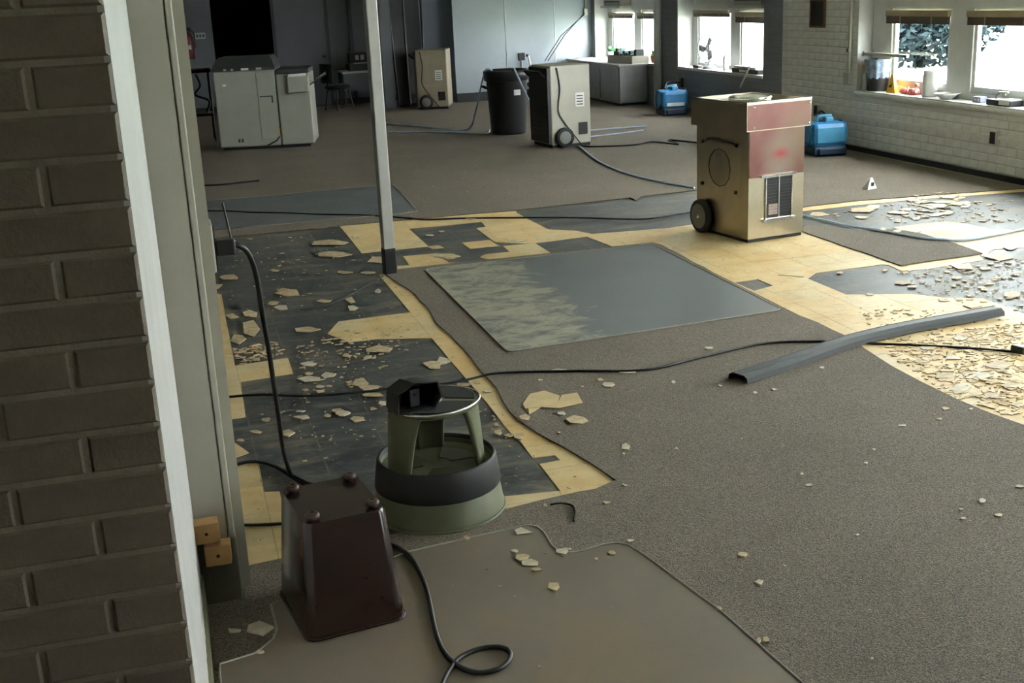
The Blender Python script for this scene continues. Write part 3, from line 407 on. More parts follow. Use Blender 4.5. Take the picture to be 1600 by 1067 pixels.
wl = MB().box(-6.2, -.078, 1.7645, 3.04, 0, 3.0).build('wall_left', m_mortar); struct(wl)
s_me = chamfer_brick('stretcher', .212, .0575, .02, m_taupe, 'y'); h_me = chamfer_brick('header', .104, .0575, .02, m_taupe, 'y')
CP = .0665; r = random.Random(8)
for k in range(5, 30):
    z = k * CP; x = -.070
    seq = ['h', 's', 's', 's'] if k % 2 == 0 else ['s', 's', 's']
    for q in seq:
        L = .104 if q == 'h' else .212
        put_brick(h_me if q == 'h' else s_me, wl, (x - L / 2, 1.760 + r.uniform(-.0012, .0012), z)); x -= L + .0085
# white reveal with vertical paint ripples
pts = [(-.078, 1.772)]; n = 60
for i in range(n + 1): pts.append((-.0685 + (.0016 if i % 2 else -.0006) * r.uniform(.3, 1), 1.772 + (3.036 - 1.772) * i / n))
pts.append((-.078, 3.036))
o = MB().prism(pts, .1, 3.0).build('trim_1', m_white); struct(o)
o = MB().box(-.078, -.060, 1.772, 3.036, 0, .1).build('baseboard_left', M('olive_base_paint', (.20, .185, .11), .6)); struct(o)
# door casing
t3 = MB().box(-.085, .014, 3.036, 3.10, .185, 3.0).build('trim_2', m_trim); struct(t3)
MB().rbox(.017, .034, 3.042, 3.10, .185, 3.0, .004).build('edge_bead', m_trim, t3)
MB().box(.0, .062, 3.10, 3.17, .0, 3.0).build('door_stop', m_trim, t3)
MB().rbox(-.095, .036, 3.030, 3.10, 0, .19, .004).build('plinth_block', m_greenish, t3)
MB().box(-6.2, .0, 3.10, 3.17, 0, 3.0).build('jamb_backing', m_trim, t3)
for (x, z, a, lab) in ((-.040, .235, .05, 'upper of two pine blocks fixed to the foot of the white casing'), (-.015, .168, -.04, 'lower of two pine blocks on the casing foot, with a dark nail hole')):
    t = thing('wood_block', lab, 'wood block', (x, 3.005, z), a)
    MB().rbox(-.034, .034, -.024, .024, -.028, .028, .002).build('block', m_wood, t)
    MB().lathe([(0, -.0255), (.0045, -.0255), (.0045, -.0235)], 10, axis='y').build('nail_head', m_black, t)
# socket box, plug, hanging cord
t = thing('socket_box', 'cream surface socket box on the white casing, black plug in its side', 'socket', (.066, 3.2, .95))
MB().rbox(-.03, .004, -.03, .06, -.065, .065, .004).build('box', m_trim, t); MB().box(.004, .007, -.026, .056, -.06, .06).build('face_plate', m_black, t)
# right wall
def wall_boxes(boxes, name, m):
    mb = MB()
    for b in boxes: mb.box(*b)
    o = mb.build(name, m); struct(o); return o
BAYS = [(6.2, 9.8), (1.4, 5.0), (-2.1, -.7)]  # last two bays are guessed openings out of view, added for daylight
bx = [(6.03, 6.25, -4.2, 11.2, 0, .56), (6.03, 6.25, -4.2, 11.2, 2.55, 3.0)]
edges = [-4.2] + sorted(v for b in BAYS for v in b) + [11.2]
for a, b in zip(edges[::2], edges[1::2]): bx.append((6.03, 6.25, a, b, .56, 2.55))
wr = wall_boxes(bx, 'wall_right', m_wallbrick)
FB = [(12.13, 14.44), (15.2, 17.53)]
bx = [(6.30, 6.58, 11.2, 22.4, 0, .55), (6.30, 6.58, 11.2, 22.4, 2.55, 3.0)]
for a, b in zip([11.2, 14.44, 17.53], [12.13, 15.2, 22.4]): bx.append((6.30, 6.58, a, b, .55, 2.55))
wf = wall_boxes(bx, 'wall_right_far', m_wallgrey)
b_me = chamfer_brick('wall_brick', .2115, .0580, .012, m_brick, 'x')
for k in range(0, 21):
    z = .0333 + k * .0667
    y = 11.19 - (.106 if k % 2 else 0) - .11
    while y > 6.9:
        ok = (z < .50 and y > 7.3 and z > .06) or (y - .11 > 9.82 and z > .06)
        if ok: put_brick(b_me, wr, (6.0255 + r.uniform(-.0008, .0008), y, z))
        y -= .22
# rounded sill course and sills
o = MB().tube([(6.035, 6.2, .535), (6.035, 9.8, .535)], .028, 10).build('trim_3', m_brick); struct(o)
# vinyl base
o = MB().box(6.008, 6.03, -4.2, 11.2, ZC, .062).build('baseboard_right', m_blackbase); struct(o)
o = MB().box(6.0, 6.008, -4.2, 11.2, ZC, .016).build('trim_4', M('dusty_edge', (.35, .30, .22), .8)); struct(o)
o = MB().box(-3, 4.15, 18.765, 18.80, ZC, .10).box(4.15, 6.3, 17.67, 17.70, ZC, .14).build('baseboard_back', m_blackbase); struct(o)
# other shell walls
struct(MB().box(-6.2, 6.9, -4.3, -4.2, 0, 3.0).build('wall_behind', M('hall_paint', (.30, .27, .23), .6)))
struct(MB().box(-6.3, -6.2, -4.3, 3.04, 0, 3.0).build('wall_hall', m_ceil))
struct(MB().box(-3.1, -3.0, 3.04, 22.5, 0, 3.0).build('wall_left_far', M('dim_wall_paint', (.06, .06, .065), .6)))
struct(MB().box(-6.3, 7.0, -4.3, 22.6, 3.0, 3.1).build('ceiling', m_ceil))
# back wall with two openings
struct(MB().box(-3, .75, 18.8, 18.95, 0, 3).box(1.66, 3.88, 18.8, 18.95, 0, 3).box(.75, 1.66, 18.8, 18.95, 2.3, 3).box(3.88, 4.25, 18.8, 18.95, 2.4, 3).build('wall_back', m_back))
struct(MB().box(4.15, 6.3, 17.70, 17.80, 0, 3).box(4.15, 4.25, 17.80, 20.9, 0, 3.).build('wall_panel', m_panel))
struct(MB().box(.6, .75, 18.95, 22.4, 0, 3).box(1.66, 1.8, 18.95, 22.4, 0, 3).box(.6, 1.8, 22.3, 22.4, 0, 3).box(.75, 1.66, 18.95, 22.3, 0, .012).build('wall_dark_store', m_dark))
struct(MB().box(2.6, 5.4, 21.0, 21.1, 0, 3).build('wall_side_room', m_teal))
for x in (4.95, 5.72):
    struct(MB().box(x - .004, x + .004, 17.692, 17.70, .14, 3).build('trim_5', m_frame))
# door slab and frame strips on the back wall
d1 = MB().box(1.66, 2.42, 18.755, 18.80, .02, 2.2).build('door_1', m_back); struct(d1)
MB().lathe([(0, 18.70), (.028, 18.705), (.03, 18.72), (.012, 18.735), (.012, 18.757)], 14, 2.36, .76, axis='y').build('door_knob', m_alu, d1)
for x in (1.64, 2.44, 2.80): struct(MB().box(x - .022, x + .022, 18.74, 18.80, ZC, 2.4).build('trim_6', M('dark_strip_paint', (.03, .03, .034), .5)))
struct(MB().box(2.95, 3.16, 17.36, 17.48, ZC, 2.9).box(3.0, 3.04, 17.33, 17.36, ZC, 2.9).build('trim_7', m_back))
# surface conduit with sockets on the right wall
cnd = thing('wall_conduit', 'white surface conduit along the right brick wall with black sockets', 'conduit', (6.012, 0, .335))
MB().box(-.012, .008, 5.5, 11.15, -.014, .014).build('conduit_strip', m_brick, cnd)
for y in (7.79, 10.42):
    b_ = MB().rbox(-.035, .01, y - .035, y + .035, -.055, .055, .004).build('socket_box', m_frame, cnd)
    MB().box(-.038, -.034, y - .03, y + .03, -.045, .045).build('socket_face', m_black, b_)
v = thing('wall_conduit', 'cream vertical conduit ending in a small box beside the near window', 'conduit', (6.01, 9.90, .64))
MB().box(-.012, .012, -.014, .014, .06, 2.3).build('conduit_strip', m_cream, v); MB().rbox(-.03, .012, -.035, .05, -.03, .08, .004).build('junction_box', m_cream, v)
MB().rbox(-.028, -.01, -.012, .012, .26, .29, .003).build('clip', m_black, v)
v = thing('wall_vent', 'small black panel in a brown wooden frame high on the right wall', 'wall vent', (6.018, 10.48, 1.235))
MB().box(-.012, 0, -.115, .115, -.115, .115).build('panel', m_black, v)
fr_ = MB()
for q in ((-.135, -.115, -.13, .13), (.115, .135, -.13, .13), (-.115, .115, -.13, -.112), (-.115, .115, .112, .13)): fr_.box(-.022, 0, *q)
fr_.build('frame', M('brown_wood_frame', (.13, .075, .04), .5), v)
MB().lathe([(0.0, 0), (.05, 0), (.05, 2.99 - ZC), (0, 2.99 - ZC)], 20).build('water_pipe', m_frame, None, (6.235, 14.95, ZC))
tag(bpy.context.scene.collection.objects[-1], 'white vertical pipe standing between the two far windows', 'pipe')
# ================================================================== windows
def window(n, y0, y1, xw, xf, zs, panes, zb, zt, zh, m, zp=1.72):
    """wall face xw, frame plane xf, panes = [(ya, yb)] lower lights, zb..zt glass, zh head rail"""
    w = MB().box(xf - .02, xf + .05, y0, y1, zs, zb - .05).build('window_%d' % n, m); struct(w)
    MB().box(xw - .012, xf - .02, y0 + .001, y1 - .001, zs - .028, zs + .004).build('window_sill', m_white, w)
    for ya, yb in ((y0, y0 + .002), (y1 - .002, y1)): MB().box(xw + .002, xf + .03, ya, yb, zs, 2.55).build('reveal_lining', m_white, w)
    MB().box(xw + .002, xf + .03, y0, y1, 2.548, 2.552).build('reveal_lining', m_white, w)
    ys = [y0] + [v for p in panes for v in p] + [y1]
    for a, b in zip(ys[::2], ys[1::2]):
        if b - a > .01: MB().box(xf - .02, xf + .05, a, b, zb - .05, 2.55).build('mullion', m, w)
    for a, b in panes:
        MB().box(xf - .02, xf + .05, a, b, zh, zp).build('upper_panel', m, w)
        MB().box(xf - .02, xf + .05, a, b, 2.48, 2.55).build('head_rail', m, w)
        sash = MB()
        for q in ((a, b, zb - .05, zb), (a, b, zt, zh), (a, a + .035, zb, zt), (b - .035, b, zb, zt)): sash.box(xf - .005, xf + .03, *q)
        sash.build('sash', m, w)
        MB().box(xf + .012, xf + .016, a + .035, b - .035, zb, zt).build('pane', m_glass, w)
        if zp < 2.4: MB().box(xf + .012, xf + .016, a, b, zp, 2.48).build('pane', m_glass, w)  # upper pane is out of view, added to let in more daylight
        MB().rbox(xf - .035, xf - .005, (a + b) / 2 - .02, (a + b) / 2 + .02, zb - .045, zb - .015, .004).build('latch', m_steel, w)
    return w
m_blindrail = M('tan_blind_rail', (.34, .28, .18), .5); m_slat = M('brown_blind_slats', (.10, .07, .055), .5)
def blind(xf, a, b, z0, z1, label):
    t = thing('window_blind', label, 'blind', (xf - .045, (a + b) / 2, z0)); L = (b - a) / 2 + .03
    MB().rbox(-.02, .02, -L, L, (z1 - z0) * .55, z1 - z0, .004).build('head_rail', m_blindrail, t)
    k = 5; hh = (z1 - z0) * .55 / k
    for i in range(k): MB().box(-.014, .014, -L + .01, L - .01, i * hh, i * hh + hh * .96).build('slat', m_slat, t)
    for y in (-L * .5, L * .5): MB().box(-.017, -.0145, y - .008, y + .008, 0, (z1 - z0) * .55).build('ladder_tape', m_blindrail, t)
window(1, 6.2, 9.8, 6.03, 6.20, .56, [(6.44, 7.28), (7.52, 8.37), (8.67, 9.5)], .67, 1.24, 1.27, m_frame)
window(2, 1.4, 5.0, 6.03, 6.20, .56, [(1.64, 2.48), (2.72, 3.57), (3.87, 4.70)], .67, 1.24, 1.27, m_frame)  # unseen window, added to bring daylight to the foreground
window(5, -2.1, -.7, 6.03, 6.20, .56, [(-1.9, -.9)], .67, 1.24, 1.27, m_frame)  # unseen narrow window, added to lift the light on the left brick
window(3, 12.13, 14.44, 6.30, 6.53, .55, [(12.2, 13.12), (13.36, 14.3)], .60, 1.20, 1.24, m_frame, 2.48)
window(4, 15.2, 17.53, 6.30, 6.53, .55, [(15.27, 16.2), (16.46, 17.35)], .60, 1.20, 1.24, m_frame, 2.48)
blind(6.19, 8.67, 9.5, 1.15, 1.26, 'tan and brown blind bunched up over the tree-view window pane')
blind(6.19, 7.52, 8.37, 1.15, 1.26, 'tan and brown blind bunched up at the right picture edge')
blind(6.52, 13.36, 14.3, 1.16, 1.24, 'bunched brown blind above the white fan')
blind(6.52, 12.2, 13.12, 1.10, 1.22, 'dark bunched blind right of the fan window')
blind(6.52, 16.46, 17.35, 1.12, 1.20, 'dark thin blind over the farthest window pane')
blind(6.52, 15.27, 16.2, 1.12, 1.20, 'brown thin blind over the window pane next to the pipe')
for y, lab in ((12.66, 'window air conditioner above the right pane of the fan window'), (16.95, 'window air conditioner above the farthest window pane')):
    t = thing('air_conditioner', lab, 'air conditioner', (6.46, y, 1.27))
    MB().rbox(-.10, .05, -.34, .34, .03, .42, .01).build('case', m_cream, t); MB().box(-.13, .05, -.40, .40, 0, .03).build('shelf', m_white, t)
    for i in range(9): MB().box(-.106, -.099, -.3, .3, .08 + i * .034, .095 + i * .034).build('louvre', m_charcoal, t)
# ================================================================== outside
gr = MB().box(6.9, 60, -30, 70, -.5, -.4).build('lawn', M('pale_paving_and_grass', (.40, .46, .36), .9, 0, .3, .6)); struct(gr)
def tree(x, y, z0, h, rad, n, label, seed):
    rr = random.Random(seed); t = thing('tree', label, 'tree', (x, y, z0))
    MB().tube([(0, 0, 0), (.05, .03, h * .4), (0, .05, h * .8)], .1, 8, rs=[.14, .10, .04]).build('trunk', M('bark', (.012, .011, .010), .9, spec=0.), t)
    mb = MB()
    for _ in range(n):
        u = Vector((rr.gauss(0, 1), rr.gauss(0, 1), rr.gauss(0, 1))).normalized() * (rr.random() ** .4)
        p = Vector((u.x * rad, u.y * rad, h * .5 + u.z * h * .5)); a = Vector((rr.gauss(0, 1), rr.gauss(0, 1), rr.gauss(0, 1))).normalized(); b = a.orthogonal().normalized(); s = rr.uniform(.07, .15)
        mb.add([p - a * s, p + b * s * .45, p + a * s, p - b * s * .45], [(0, 1, 2, 3)])
    o = mb.build('foliage', M('leaf_green', (.022, .032, .036), .9, 0, .4, 3, spec=0.), t)
tree(15.8, 23.2, -.4, 2.6, 1.9, 7000, 'leafy dark shrub tree outside the near window', 4)
# ================================================================== post
t = thing('steel_post', 'slim grey steel post with black foot standing in mid room', 'post', (1.131, 6.80, 0), .12)
MB().rbox(-.033, .033, -.033, .033, .11, 2.999, .006).build('shaft', m_steel, t); MB().rbox(-.035, .035, -.035, .035, .0, .16, .005).build('foot_sleeve', m_black, t)
# ================================================================== step stool
sx, sy = .672, 3.425
t = thing('step_stool', 'khaki green rolling step stool with black bumper ring and treads', 'step stool', (sx, sy, ZC), .1)
MB().lathe([(.196, .0), (.206, .004), (.207, .012), (.204, .02), (.182, .165), (.177, .175), (.172, .165), (.19, .02), (.196, .0)], 56).build('base_shell', m_khaki, t)
MB().lathe([(.209, .0), (.212, .003), (.209, .009), (.205, .006), (.209, .0)], 56).build('base_rim', m_khaki, t)
MB().lathe([(.196, .088), (.1985, .093), (.187, .172), (.183, .180), (.177, .180), (.173, .172), (.175, .13)], 56).build('bumper_ring', m_rubber, t)
tr = MB().lathe([(.176, .150), (.150, .152), (.146, .146), (.0, .146)], 56).build('step_tread', m_khaki, t)
for a in (30, 150, 270): MB().prism([((.045 + .085 * (k > 5)) * math.cos(math.radians(a) + ((k % 6) / 5 - .5) * (1.2 if k < 6 else -1.2)), (.045 + .085 * (k > 5)) * math.sin(math.radians(a) + ((k % 6) / 5 - .5) * (1.2 if k < 6 else -1.2))) for k in range(12)], .1462, .1485).build('tread_panel', M('khaki_panel', (.085, .088, .055), .45), tr)
for a, ws in ((80, .62), (192, 1.0), (341, 1.0)):
    w0, w1 = .55, .40; mb = MB(); n = 10
    V = []
    for i, (z, r, w) in enumerate(((.146, .152, .46), (.20, .149, .52), (.26, .145, .60), (.325, .140, .72), (.343, .139, .82))):
        for k in range(n + 1):
            q = math.radians(a) + (k / n - .5) * 2 * w * ws; V.append((r * math.cos(q), r * math.sin(q), z))
        for k in range(n + 1):
            q = math.radians(a) + (k / n - .5) * 2 * w * ws; V.append(((r - .012) * math.cos(q), (r - .012) * math.sin(q), z))
    F = []; m_ = 2 * (n + 1)
    for i in range(4):
        for k in range(n):
            a_, b_ = i * m_ + k, i * m_ + k + 1; F += [(a_, b_, b_ + m_, a_ + m_), (b_ + n + 1, a_ + n + 1, a_ + n + 1 + m_, b_ + n + 1 + m_)]
        F += [(i * m_, (i + 1) * m_, (i + 1) * m_ + n + 1, i * m_ + n + 1), (i * m_ + n, i * m_ + 2 * n + 1, (i + 1) * m_ + 2 * n + 1, (i + 1) * m_ + n)]
    mb.add(V, F, True).build('leg', m_khaki, t)
top = MB().lathe([(0, .338), (.134, .338), (.142, .345), (.143, .352), (.139, .356), (.0, .356)], 60, lobes=3, amp=.005).build('top', m_khaki, t)
MB().lathe([(.1415, .350), (.1465, .354), (.1445, .359), (.140, .359), (.1395, .355)], 60, lobes=3, amp=.005).build('top_rim', m_alu, top)
for a in (30, 150, 270):
    P = []
    c = math.radians(a); ox, oy = math.cos(c) * .008, math.sin(c) * .008
    for k in range(17):
        q = c + (k / 16 - .5) * 2.0; P.append((ox + .124 * math.cos(q), oy + .124 * math.sin(q)))
    for k in range(7):
        q = c - (k / 6 - .5) * 1.6; P.append((ox + .032 * math.cos(q), oy + .032 * math.sin(q)))
    MB().prism(P, .356, .3595).build('tread_pad', m_rubber, top)
MB().lathe([(0, .3572), (.028, .3572), (.03, .356)], 20).build('hub_disc', m_steel, top)
# black bracket lying on the stool
t = thing('angular_bracket', 'black angular open plastic bracket lying on top of the step stool', 'bracket', (.597, 3.375, ZC + .3605), .25)
HX = [(-.072, .0), (.052, .0), (.078, .034), (.066, .082), (-.012, .092), (-.066, .066)]
def hexpanel(i, name):
    (a, b), (c, d) = HX[i], HX[(i + 1) % 6]; n = Vector((d - b, -(c - a))).normalized() * .004
    mb = MB(); P = []
    for y, s in ((-.055, 1.0), (.05, .86)):
        P += [(a * s, y, b * s), (c * s, y, d * s), (c * s - n.x, y, d * s - n.y), (a * s - n.x, y, b * s - n.y)]
    mb.add(P, [(0, 1, 5, 4), (1, 2, 6, 5), (2, 3, 7, 6), (3, 0, 4, 7), (0, 3, 2, 1), (4, 5, 6, 7)]).build(name, m_black, t)
for i in range(6): hexpanel(i, 'side_panel')
mb = MB(); mb.add([(x * .86, .05, z * .86) for x, z in HX] + [(x * .86, .045, z * .86) for x, z in HX], [tuple(range(6)), tuple(range(11, 5, -1))]).build('back_panel', m_black, t)
MB().rbox(-.012, .020, -.02, .045, .006, .060, .003).build('inner_tab', m_charcoal, t)
MB().lathe([(0, -.0205), (.006, -.0205), (.006, -.017)], 10, .004, .045, axis='y').build('screw', m_black, t)
# ================================================================== upturned metal bin
t = thing('waste_bin', 'glossy maroon metal waste bin turned upside down on the front mat', 'waste bin', (.285, 2.893, ZC + .0035), math.radians(8.3))
def rrect(w, d, r, n=6):
    P = []
    for cx, cy, a in ((w / 2 - r, d / 2 - r, 0), (-w / 2 + r, d / 2 - r, 90), (-w / 2 + r, -d / 2 + r, 180), (w / 2 - r, -d / 2 + r, 270)):
        for k in range(n + 1):
            q = math.radians(a + 90 * k / n); P.append((cx + r * math.cos(q), cy + r * math.sin(q)))
    return P
def loft(secs, smooth=True):
    mb = MB(); n = len(secs[0][0]); V = [(x, y, z) for P, z in secs for x, y in P]
    mb.add(V, [(i * n + k, i * n + (k + 1) % n, (i + 1) * n + (k + 1) % n, (i + 1) * n + k) for i in range(len(secs) - 1) for k in range(n)], smooth); return mb
BH = .305
mb = loft([(rrect(.262, .312, .03), 0), (rrect(.266, .316, .032), .006), (rrect(.262, .312, .03), .012), (rrect(.260, .309, .03), .02), (rrect(.215, .262, .026), BH - .008), (rrect(.207, .254, .024), BH)])
P = rrect(.207, .254, .024); mb.add([(x, y, BH) for x, y in P], [tuple(range(len(P)))]); mb.build('bin_body', m_brown, t)
MB().tube([(x, y, .004) for x, y in rrect(.266, .316, .032)] + [(rrect(.266, .316, .032)[0][0], rrect(.266, .316, .032)[0][1], .004)], .004, 6, False).build('rolled_rim', m_brown, t)
m_footr = M('maroon_rubber', (.045, .018, .014), .4)
for ix in (-1, 1):
    for iy in (-1, 1):
        MB().lathe([(.010, BH - .001), (.010, BH + .005), (.018, BH + .007), (.0185, BH + .013), (.014, BH + .018), (.006, BH + .020), (.005, BH + .017), (0, BH + .017)], 20, ix * .078, iy * .100).build('foot', m_footr, t)
MB().box(.095, .0965, -.157, -.150, .02, .022).build('seam_mark', m_brown, t)
# ================================================================== cords and hoses
CARPS = (C1P, C2P, C3)
def cable(name, label, pts, r, m, cat='cable', lift=0., prefix=(), plug=None, k=6, over=None):
    out = []
    for p in smooth_path([(x, y, 0) for x, y in pts], k):
        c = any(inside((p.x, p.y), q) for q in CARPS); z = (ZC if c else .0034) + r + lift
        if inside((p.x, p.y), M1P): z = ZC + .0035 + r + lift
        if inside((p.x, p.y), M2): z = ZC + .0035 + r + lift
        out.append([p.x, p.y, z])
    for _ in range(2):
        out = [out[0]] + [[b[0], b[1], max(b[2], (a[2] + b[2] + c[2]) / 3)] for a, b, c in zip(out, out[1:], out[2:])] + [out[-1]]
    out = [tuple(p) for p in prefix] + [tuple(p) for p in out]
    o = MB().tube(out, r, 8).build(name, m); tag(o, label, cat); return o
M1P = M1 + [(1.25, 1.85), (-.03, 1.85), (-.045, 2.66)] + M1L
cable('extension_cord', 'long black cord running behind the stool and across the room to the right', cord_long, .0055, m_cord)
hang = smooth_path(HANG, 5)
t = thing('extension_cord', 'thick black cord hanging from the casing socket down to the floor', 'cable', (0, 0, 0))
MB().tube([(.075, 3.2, .945), (.10, 3.2, .945)] + [tuple(p) for p in hang[3:]] + [(x, y, .012) for x, y in cord_plug], .0075, 8).build('cord', m_cord, t)
MB().rbox(.072, .125, 3.18, 3.222, .925, .968, .006).build('plug', m_black, t)
MB().tube([(.118, 3.2, .95), (.105, 3.215, 1.06)], .003, 6).build('tie_wire', m_black, t)
cable('extension_cord', 'short black cord arching over the pale tiles by the casing', cord_arc, .006, m_cord, lift=.0)
cable('extension_cord', 'short straight black cord left of the upturned bin', cord_low, .005, m_cord)
cable('extension_cord', 'black cord coiling into a loop on the front chair mat', cord_loop, .0065, m_cord)
cable('extension_cord', 'black cord running from the left past the post to the metal machine', cord_far, .006, m_cord)
cable('extension_cord', 'short dark cord on the far carpet left of the post', cord_far2, .008, m_cord)
cable('extension_cord', 'black cord trailing from the black and white dehumidifier', cord_hum, .008, m_cord)
cable('loose_wire', 'thin grey wire on the black floor left of the post foot', thin_wire, .0025, m_cord, 'wire')
cable('drain_hose', 'clear hose crossing the leftover carpet piece at right', tube_right, .008, m_hose, 'hose')
cable('drain_hose', 'clear hose from the white dehumidifier toward the metal machine', tube1, .009, m_hose, 'hose')
cable('drain_hose', 'upper of two parallel clear hoses right of the dehumidifier', tubeD, .008, m_hose, 'hose')
cable('drain_hose', 'lower of two parallel clear hoses right of the dehumidifier', tubeC, .008, m_hose, 'hose')
cable('drain_hose', 'lower clear hose lying left of the dark bin', tubeB, .010, m_hose, 'hose')
o = MB().rbox(-.02, .02, -.03, .03, 0, .035, .005).build('cord_socket', m_black, None, (flo_end[0], flo_end[1], .003), (0, 0, .3)); tag(o, 'black cord socket at the right picture edge', 'socket')
o = MB().tube([tuple(p) for p in smooth_path([(1.0, 3.30, ZC + .004), (1.03, 3.29, ZC + .008), (1.06, 3.27, ZC + .004), (1.055, 3.22, ZC + .004), (1.03, 3.16, ZC + .003)], 5)], .0035, 6).build('thread_tangle', M('dark_fibre', (.03, .025, .02), .9)); tag(o, 'dark tangle of carpet thread beside the front mat', 'thread')
# ================================================================== vinyl strip
prof = [(-.052, 0), (-.048, .020), (-.03, .030), (.03, .030), (.048, .020), (.052, 0), (.044, 0), (.040, .016), (.026, .024), (-.026, .024), (-.040, .016), (-.044, 0)]
bp = smooth_path([(x, y, ZC + .001) for x, y in bar], 4)
t = thing('vinyl_strip', 'long dark slate vinyl strip lying bent across carpet and tiles', 'floor strip', (0, 0, 0))
MB().sweep(bp, prof).build('strip', m_barm, t)
for s in (-.024, .024): MB().tube([p + Vector((0, 0, .0298)) for p in bp], .0022, 5).build('ridge', m_barm, t, (s * -.25, s, 0))
# ================================================================== metal air scrubber
a = math.atan2(.0659, .4158)
t = thing('air_scrubber', 'tall galvanised metal air scrubber on wheels with a red front label', 'air scrubber', (3.3375, 6.596, .0045), a)
Wd, Dp, Ht = .42, .565, .855
MB().rbox(0, Wd, 0, Dp, .018, Ht - .165, .004).build('cabinet', m_galv, t)
MB().box(.006, Wd - .006, .006, Dp - .006, 0, .02).build('base_plinth', m_black, t)
cap = MB()
for q in ((-.028, Wd + .028, -.02, -.005), (-.028, Wd + .028, Dp + .005, Dp + .02), (-.028, -.013, -.005, Dp + .005), (Wd + .013, Wd + .028, -.005, Dp + .005)): cap.box(*q, Ht - .17, Ht)
cap.box(-.013, Wd + .013, -.005, Dp + .005, Ht - .17, Ht - .015)
cap = cap.build('top_hood', m_galv, t)
MB().lathe([(.105, Ht - .016), (.13, Ht - .012), (.135, Ht + .006), (.13, Ht + .010), (.12, Ht + .006), (.11, Ht - .004), (0, Ht - .004)], 36, Wd / 2, Dp / 2).build('outlet_collar', m_galv2, cap)
MB().box(-.03, Wd + .03, -.023, -.005, Ht - .006, Ht + .004).build('hood_lip', m_galv2, cap); MB().box(-.03, -.012, -.005, Dp + .02, Ht - .006, Ht + .004).build('hood_lip', m_galv2, cap)
# red label on the front: flat print with soft patches
lm, nt, b = nodes('red_label_print')
tc = nt.nodes.new('ShaderNodeTexCoord')
def blob(cx, cz, rx, rz):
    mp = nt.nodes.new('ShaderNodeMapping'); mp.vector_type = 'POINT'; mp.inputs['Location'].default_value = (-cx / rx, 0, -cz / rz); mp.inputs['Scale'].default_value = (1 / rx, 0, 1 / rz)
    g = nt.nodes.new('ShaderNodeTexGradient'); g.gradient_type = 'SPHERICAL'
    nt.links.new(tc.outputs['Object'], mp.inputs[0]); nt.links.new(mp.outputs[0], g.inputs[0]); return g.outputs['Fac']
c = ramp(nt, noise(nt, 5, 3), [(.3, (.17, .06, .05)), (.7, (.21, .09, .07))])
c = mix(nt, blob(.36, .62, .20, .28), c, (.20, .135, .085))
c = mix(nt, blob(.23, .545, .17, .15), c, (.24, .19, .14)); c = mix(nt, blob(.235, .53, .085, .055), c, (.36, .05, .045)); c = mix(nt, blob(.22, .44, .15, .09), c, (.29, .22, .175))
nt.links.new(c, b.inputs['Base Color']); b.inputs['Roughness'].default_value = .35; b.inputs['Metallic'].default_value = .35
MB().box(.004, Wd - .006, -.0045, -.0005, .40, Ht - .172).build('front_label', lm, t); MB().box(-.024, Wd + .024, -.0225, -.0195, Ht - .165, Ht - .012).build('front_label', lm, t)
MB().box(.085, .345, -.022, -.001, .395, .41).build('grille_lip', m_galv2, t)
MB().box(.105, .345, -.022, -.001, .118, .136).build('grille_lip', m_galv2, t)
g = MB().box(.130, .322, -.006, -.0005, .14, .39).build('grille', m_black, t)
for i in range(12): MB().box(.135, .317, -.0085, -.006, .152 + i * .0195, .1535 + i * .0195).build('grille_bar', m_charcoal, g)
MB().box(.222, .228, -.011, -.006, .14, .39).build('grille_bar', m_steel, g); MB().box(.15, .22, -.0075, -.006, .16, .225).build('filter_tag', M('pale_pink_card', (.45, .36, .32), .6), g)
for q in ((.125, .132), (.320, .327)): MB().box(*q, -.011, -.001, .136, .392).build('grille_frame', m_galv2, t)
# side panel with the stamped round plate
MB().rbox(-.004, .002, .075, .47, .27, .60, .0015).build('side_plate', m_galv, t)
MB().lathe([(0, -.006), (.108, -.006), (.115, -.0035)], 12, .30, .435, smooth=False, axis='x').build('round_plate', M('plate_reflection_tone', (.36, .33, .26), .3, .95), t)  # darker tone puts the plate's differing reflection into its colour
rim = MB()
MB().tube([(-.004, .30 + .118 * math.cos(k * .5236), .435 + .118 * math.sin(k * .5236)) for k in range(13)], .0035, 6, False).build('plate_rim', M('dull_zinc', (.10, .09, .065), .5, .5), t)
MB().tube([(-.006, .12, .585), (-.012, .14, .60), (-.012, .40, .61), (-.006, .44, .60)], .006, 8).build('handle_bar', M('dull_zinc'), t)
for (y, z) in ((.115, .59), (.49, .315), (.485, .585), (.12, .30)): MB().lathe([(0, -.016), (.010, -.014), (.012, -.004), (.012, 0)], 12, y, z, axis='x').build('latch_knob', m_black, t)
for (x, z) in ((.02, Ht - .03), (.02, Ht - .15), (Wd + .01, Ht - .03), (Wd + .01, Ht - .15)): MB().lathe([(0, -.028), (.005, -.027), (.006, -.02)], 8, x, z, axis='y').build('rivet', m_galv2, t)
for s in (0, 1):
    x0 = -.055 if s == 0 else Wd + .010
    w = MB().lathe([(0.05, x0), (.098, x0), (.106, x0 + .006), (.108, x0 + .022), (.106, x0 + .040), (.098, x0 + .045), (.05, x0 + .045)], 36, .462, .1085, axis='x').build('wheel', m_rubber, t)
    xx = x0 - .002 if s == 0 else x0 + .043
    MB().lathe([(0, xx), (.078, xx), (.082, xx + .003), (.082, xx + .006)], 32, .462, .1085, axis='x').build('hub', M('grey_hub_plastic', (.20, .20, .19), .5), w)
    MB().lathe([(0, xx - .010), (.009, xx - .010), (.014, xx - .006), (.014, xx)], 14, .462, .1085, axis='x').build('axle_nut', m_alu, w)
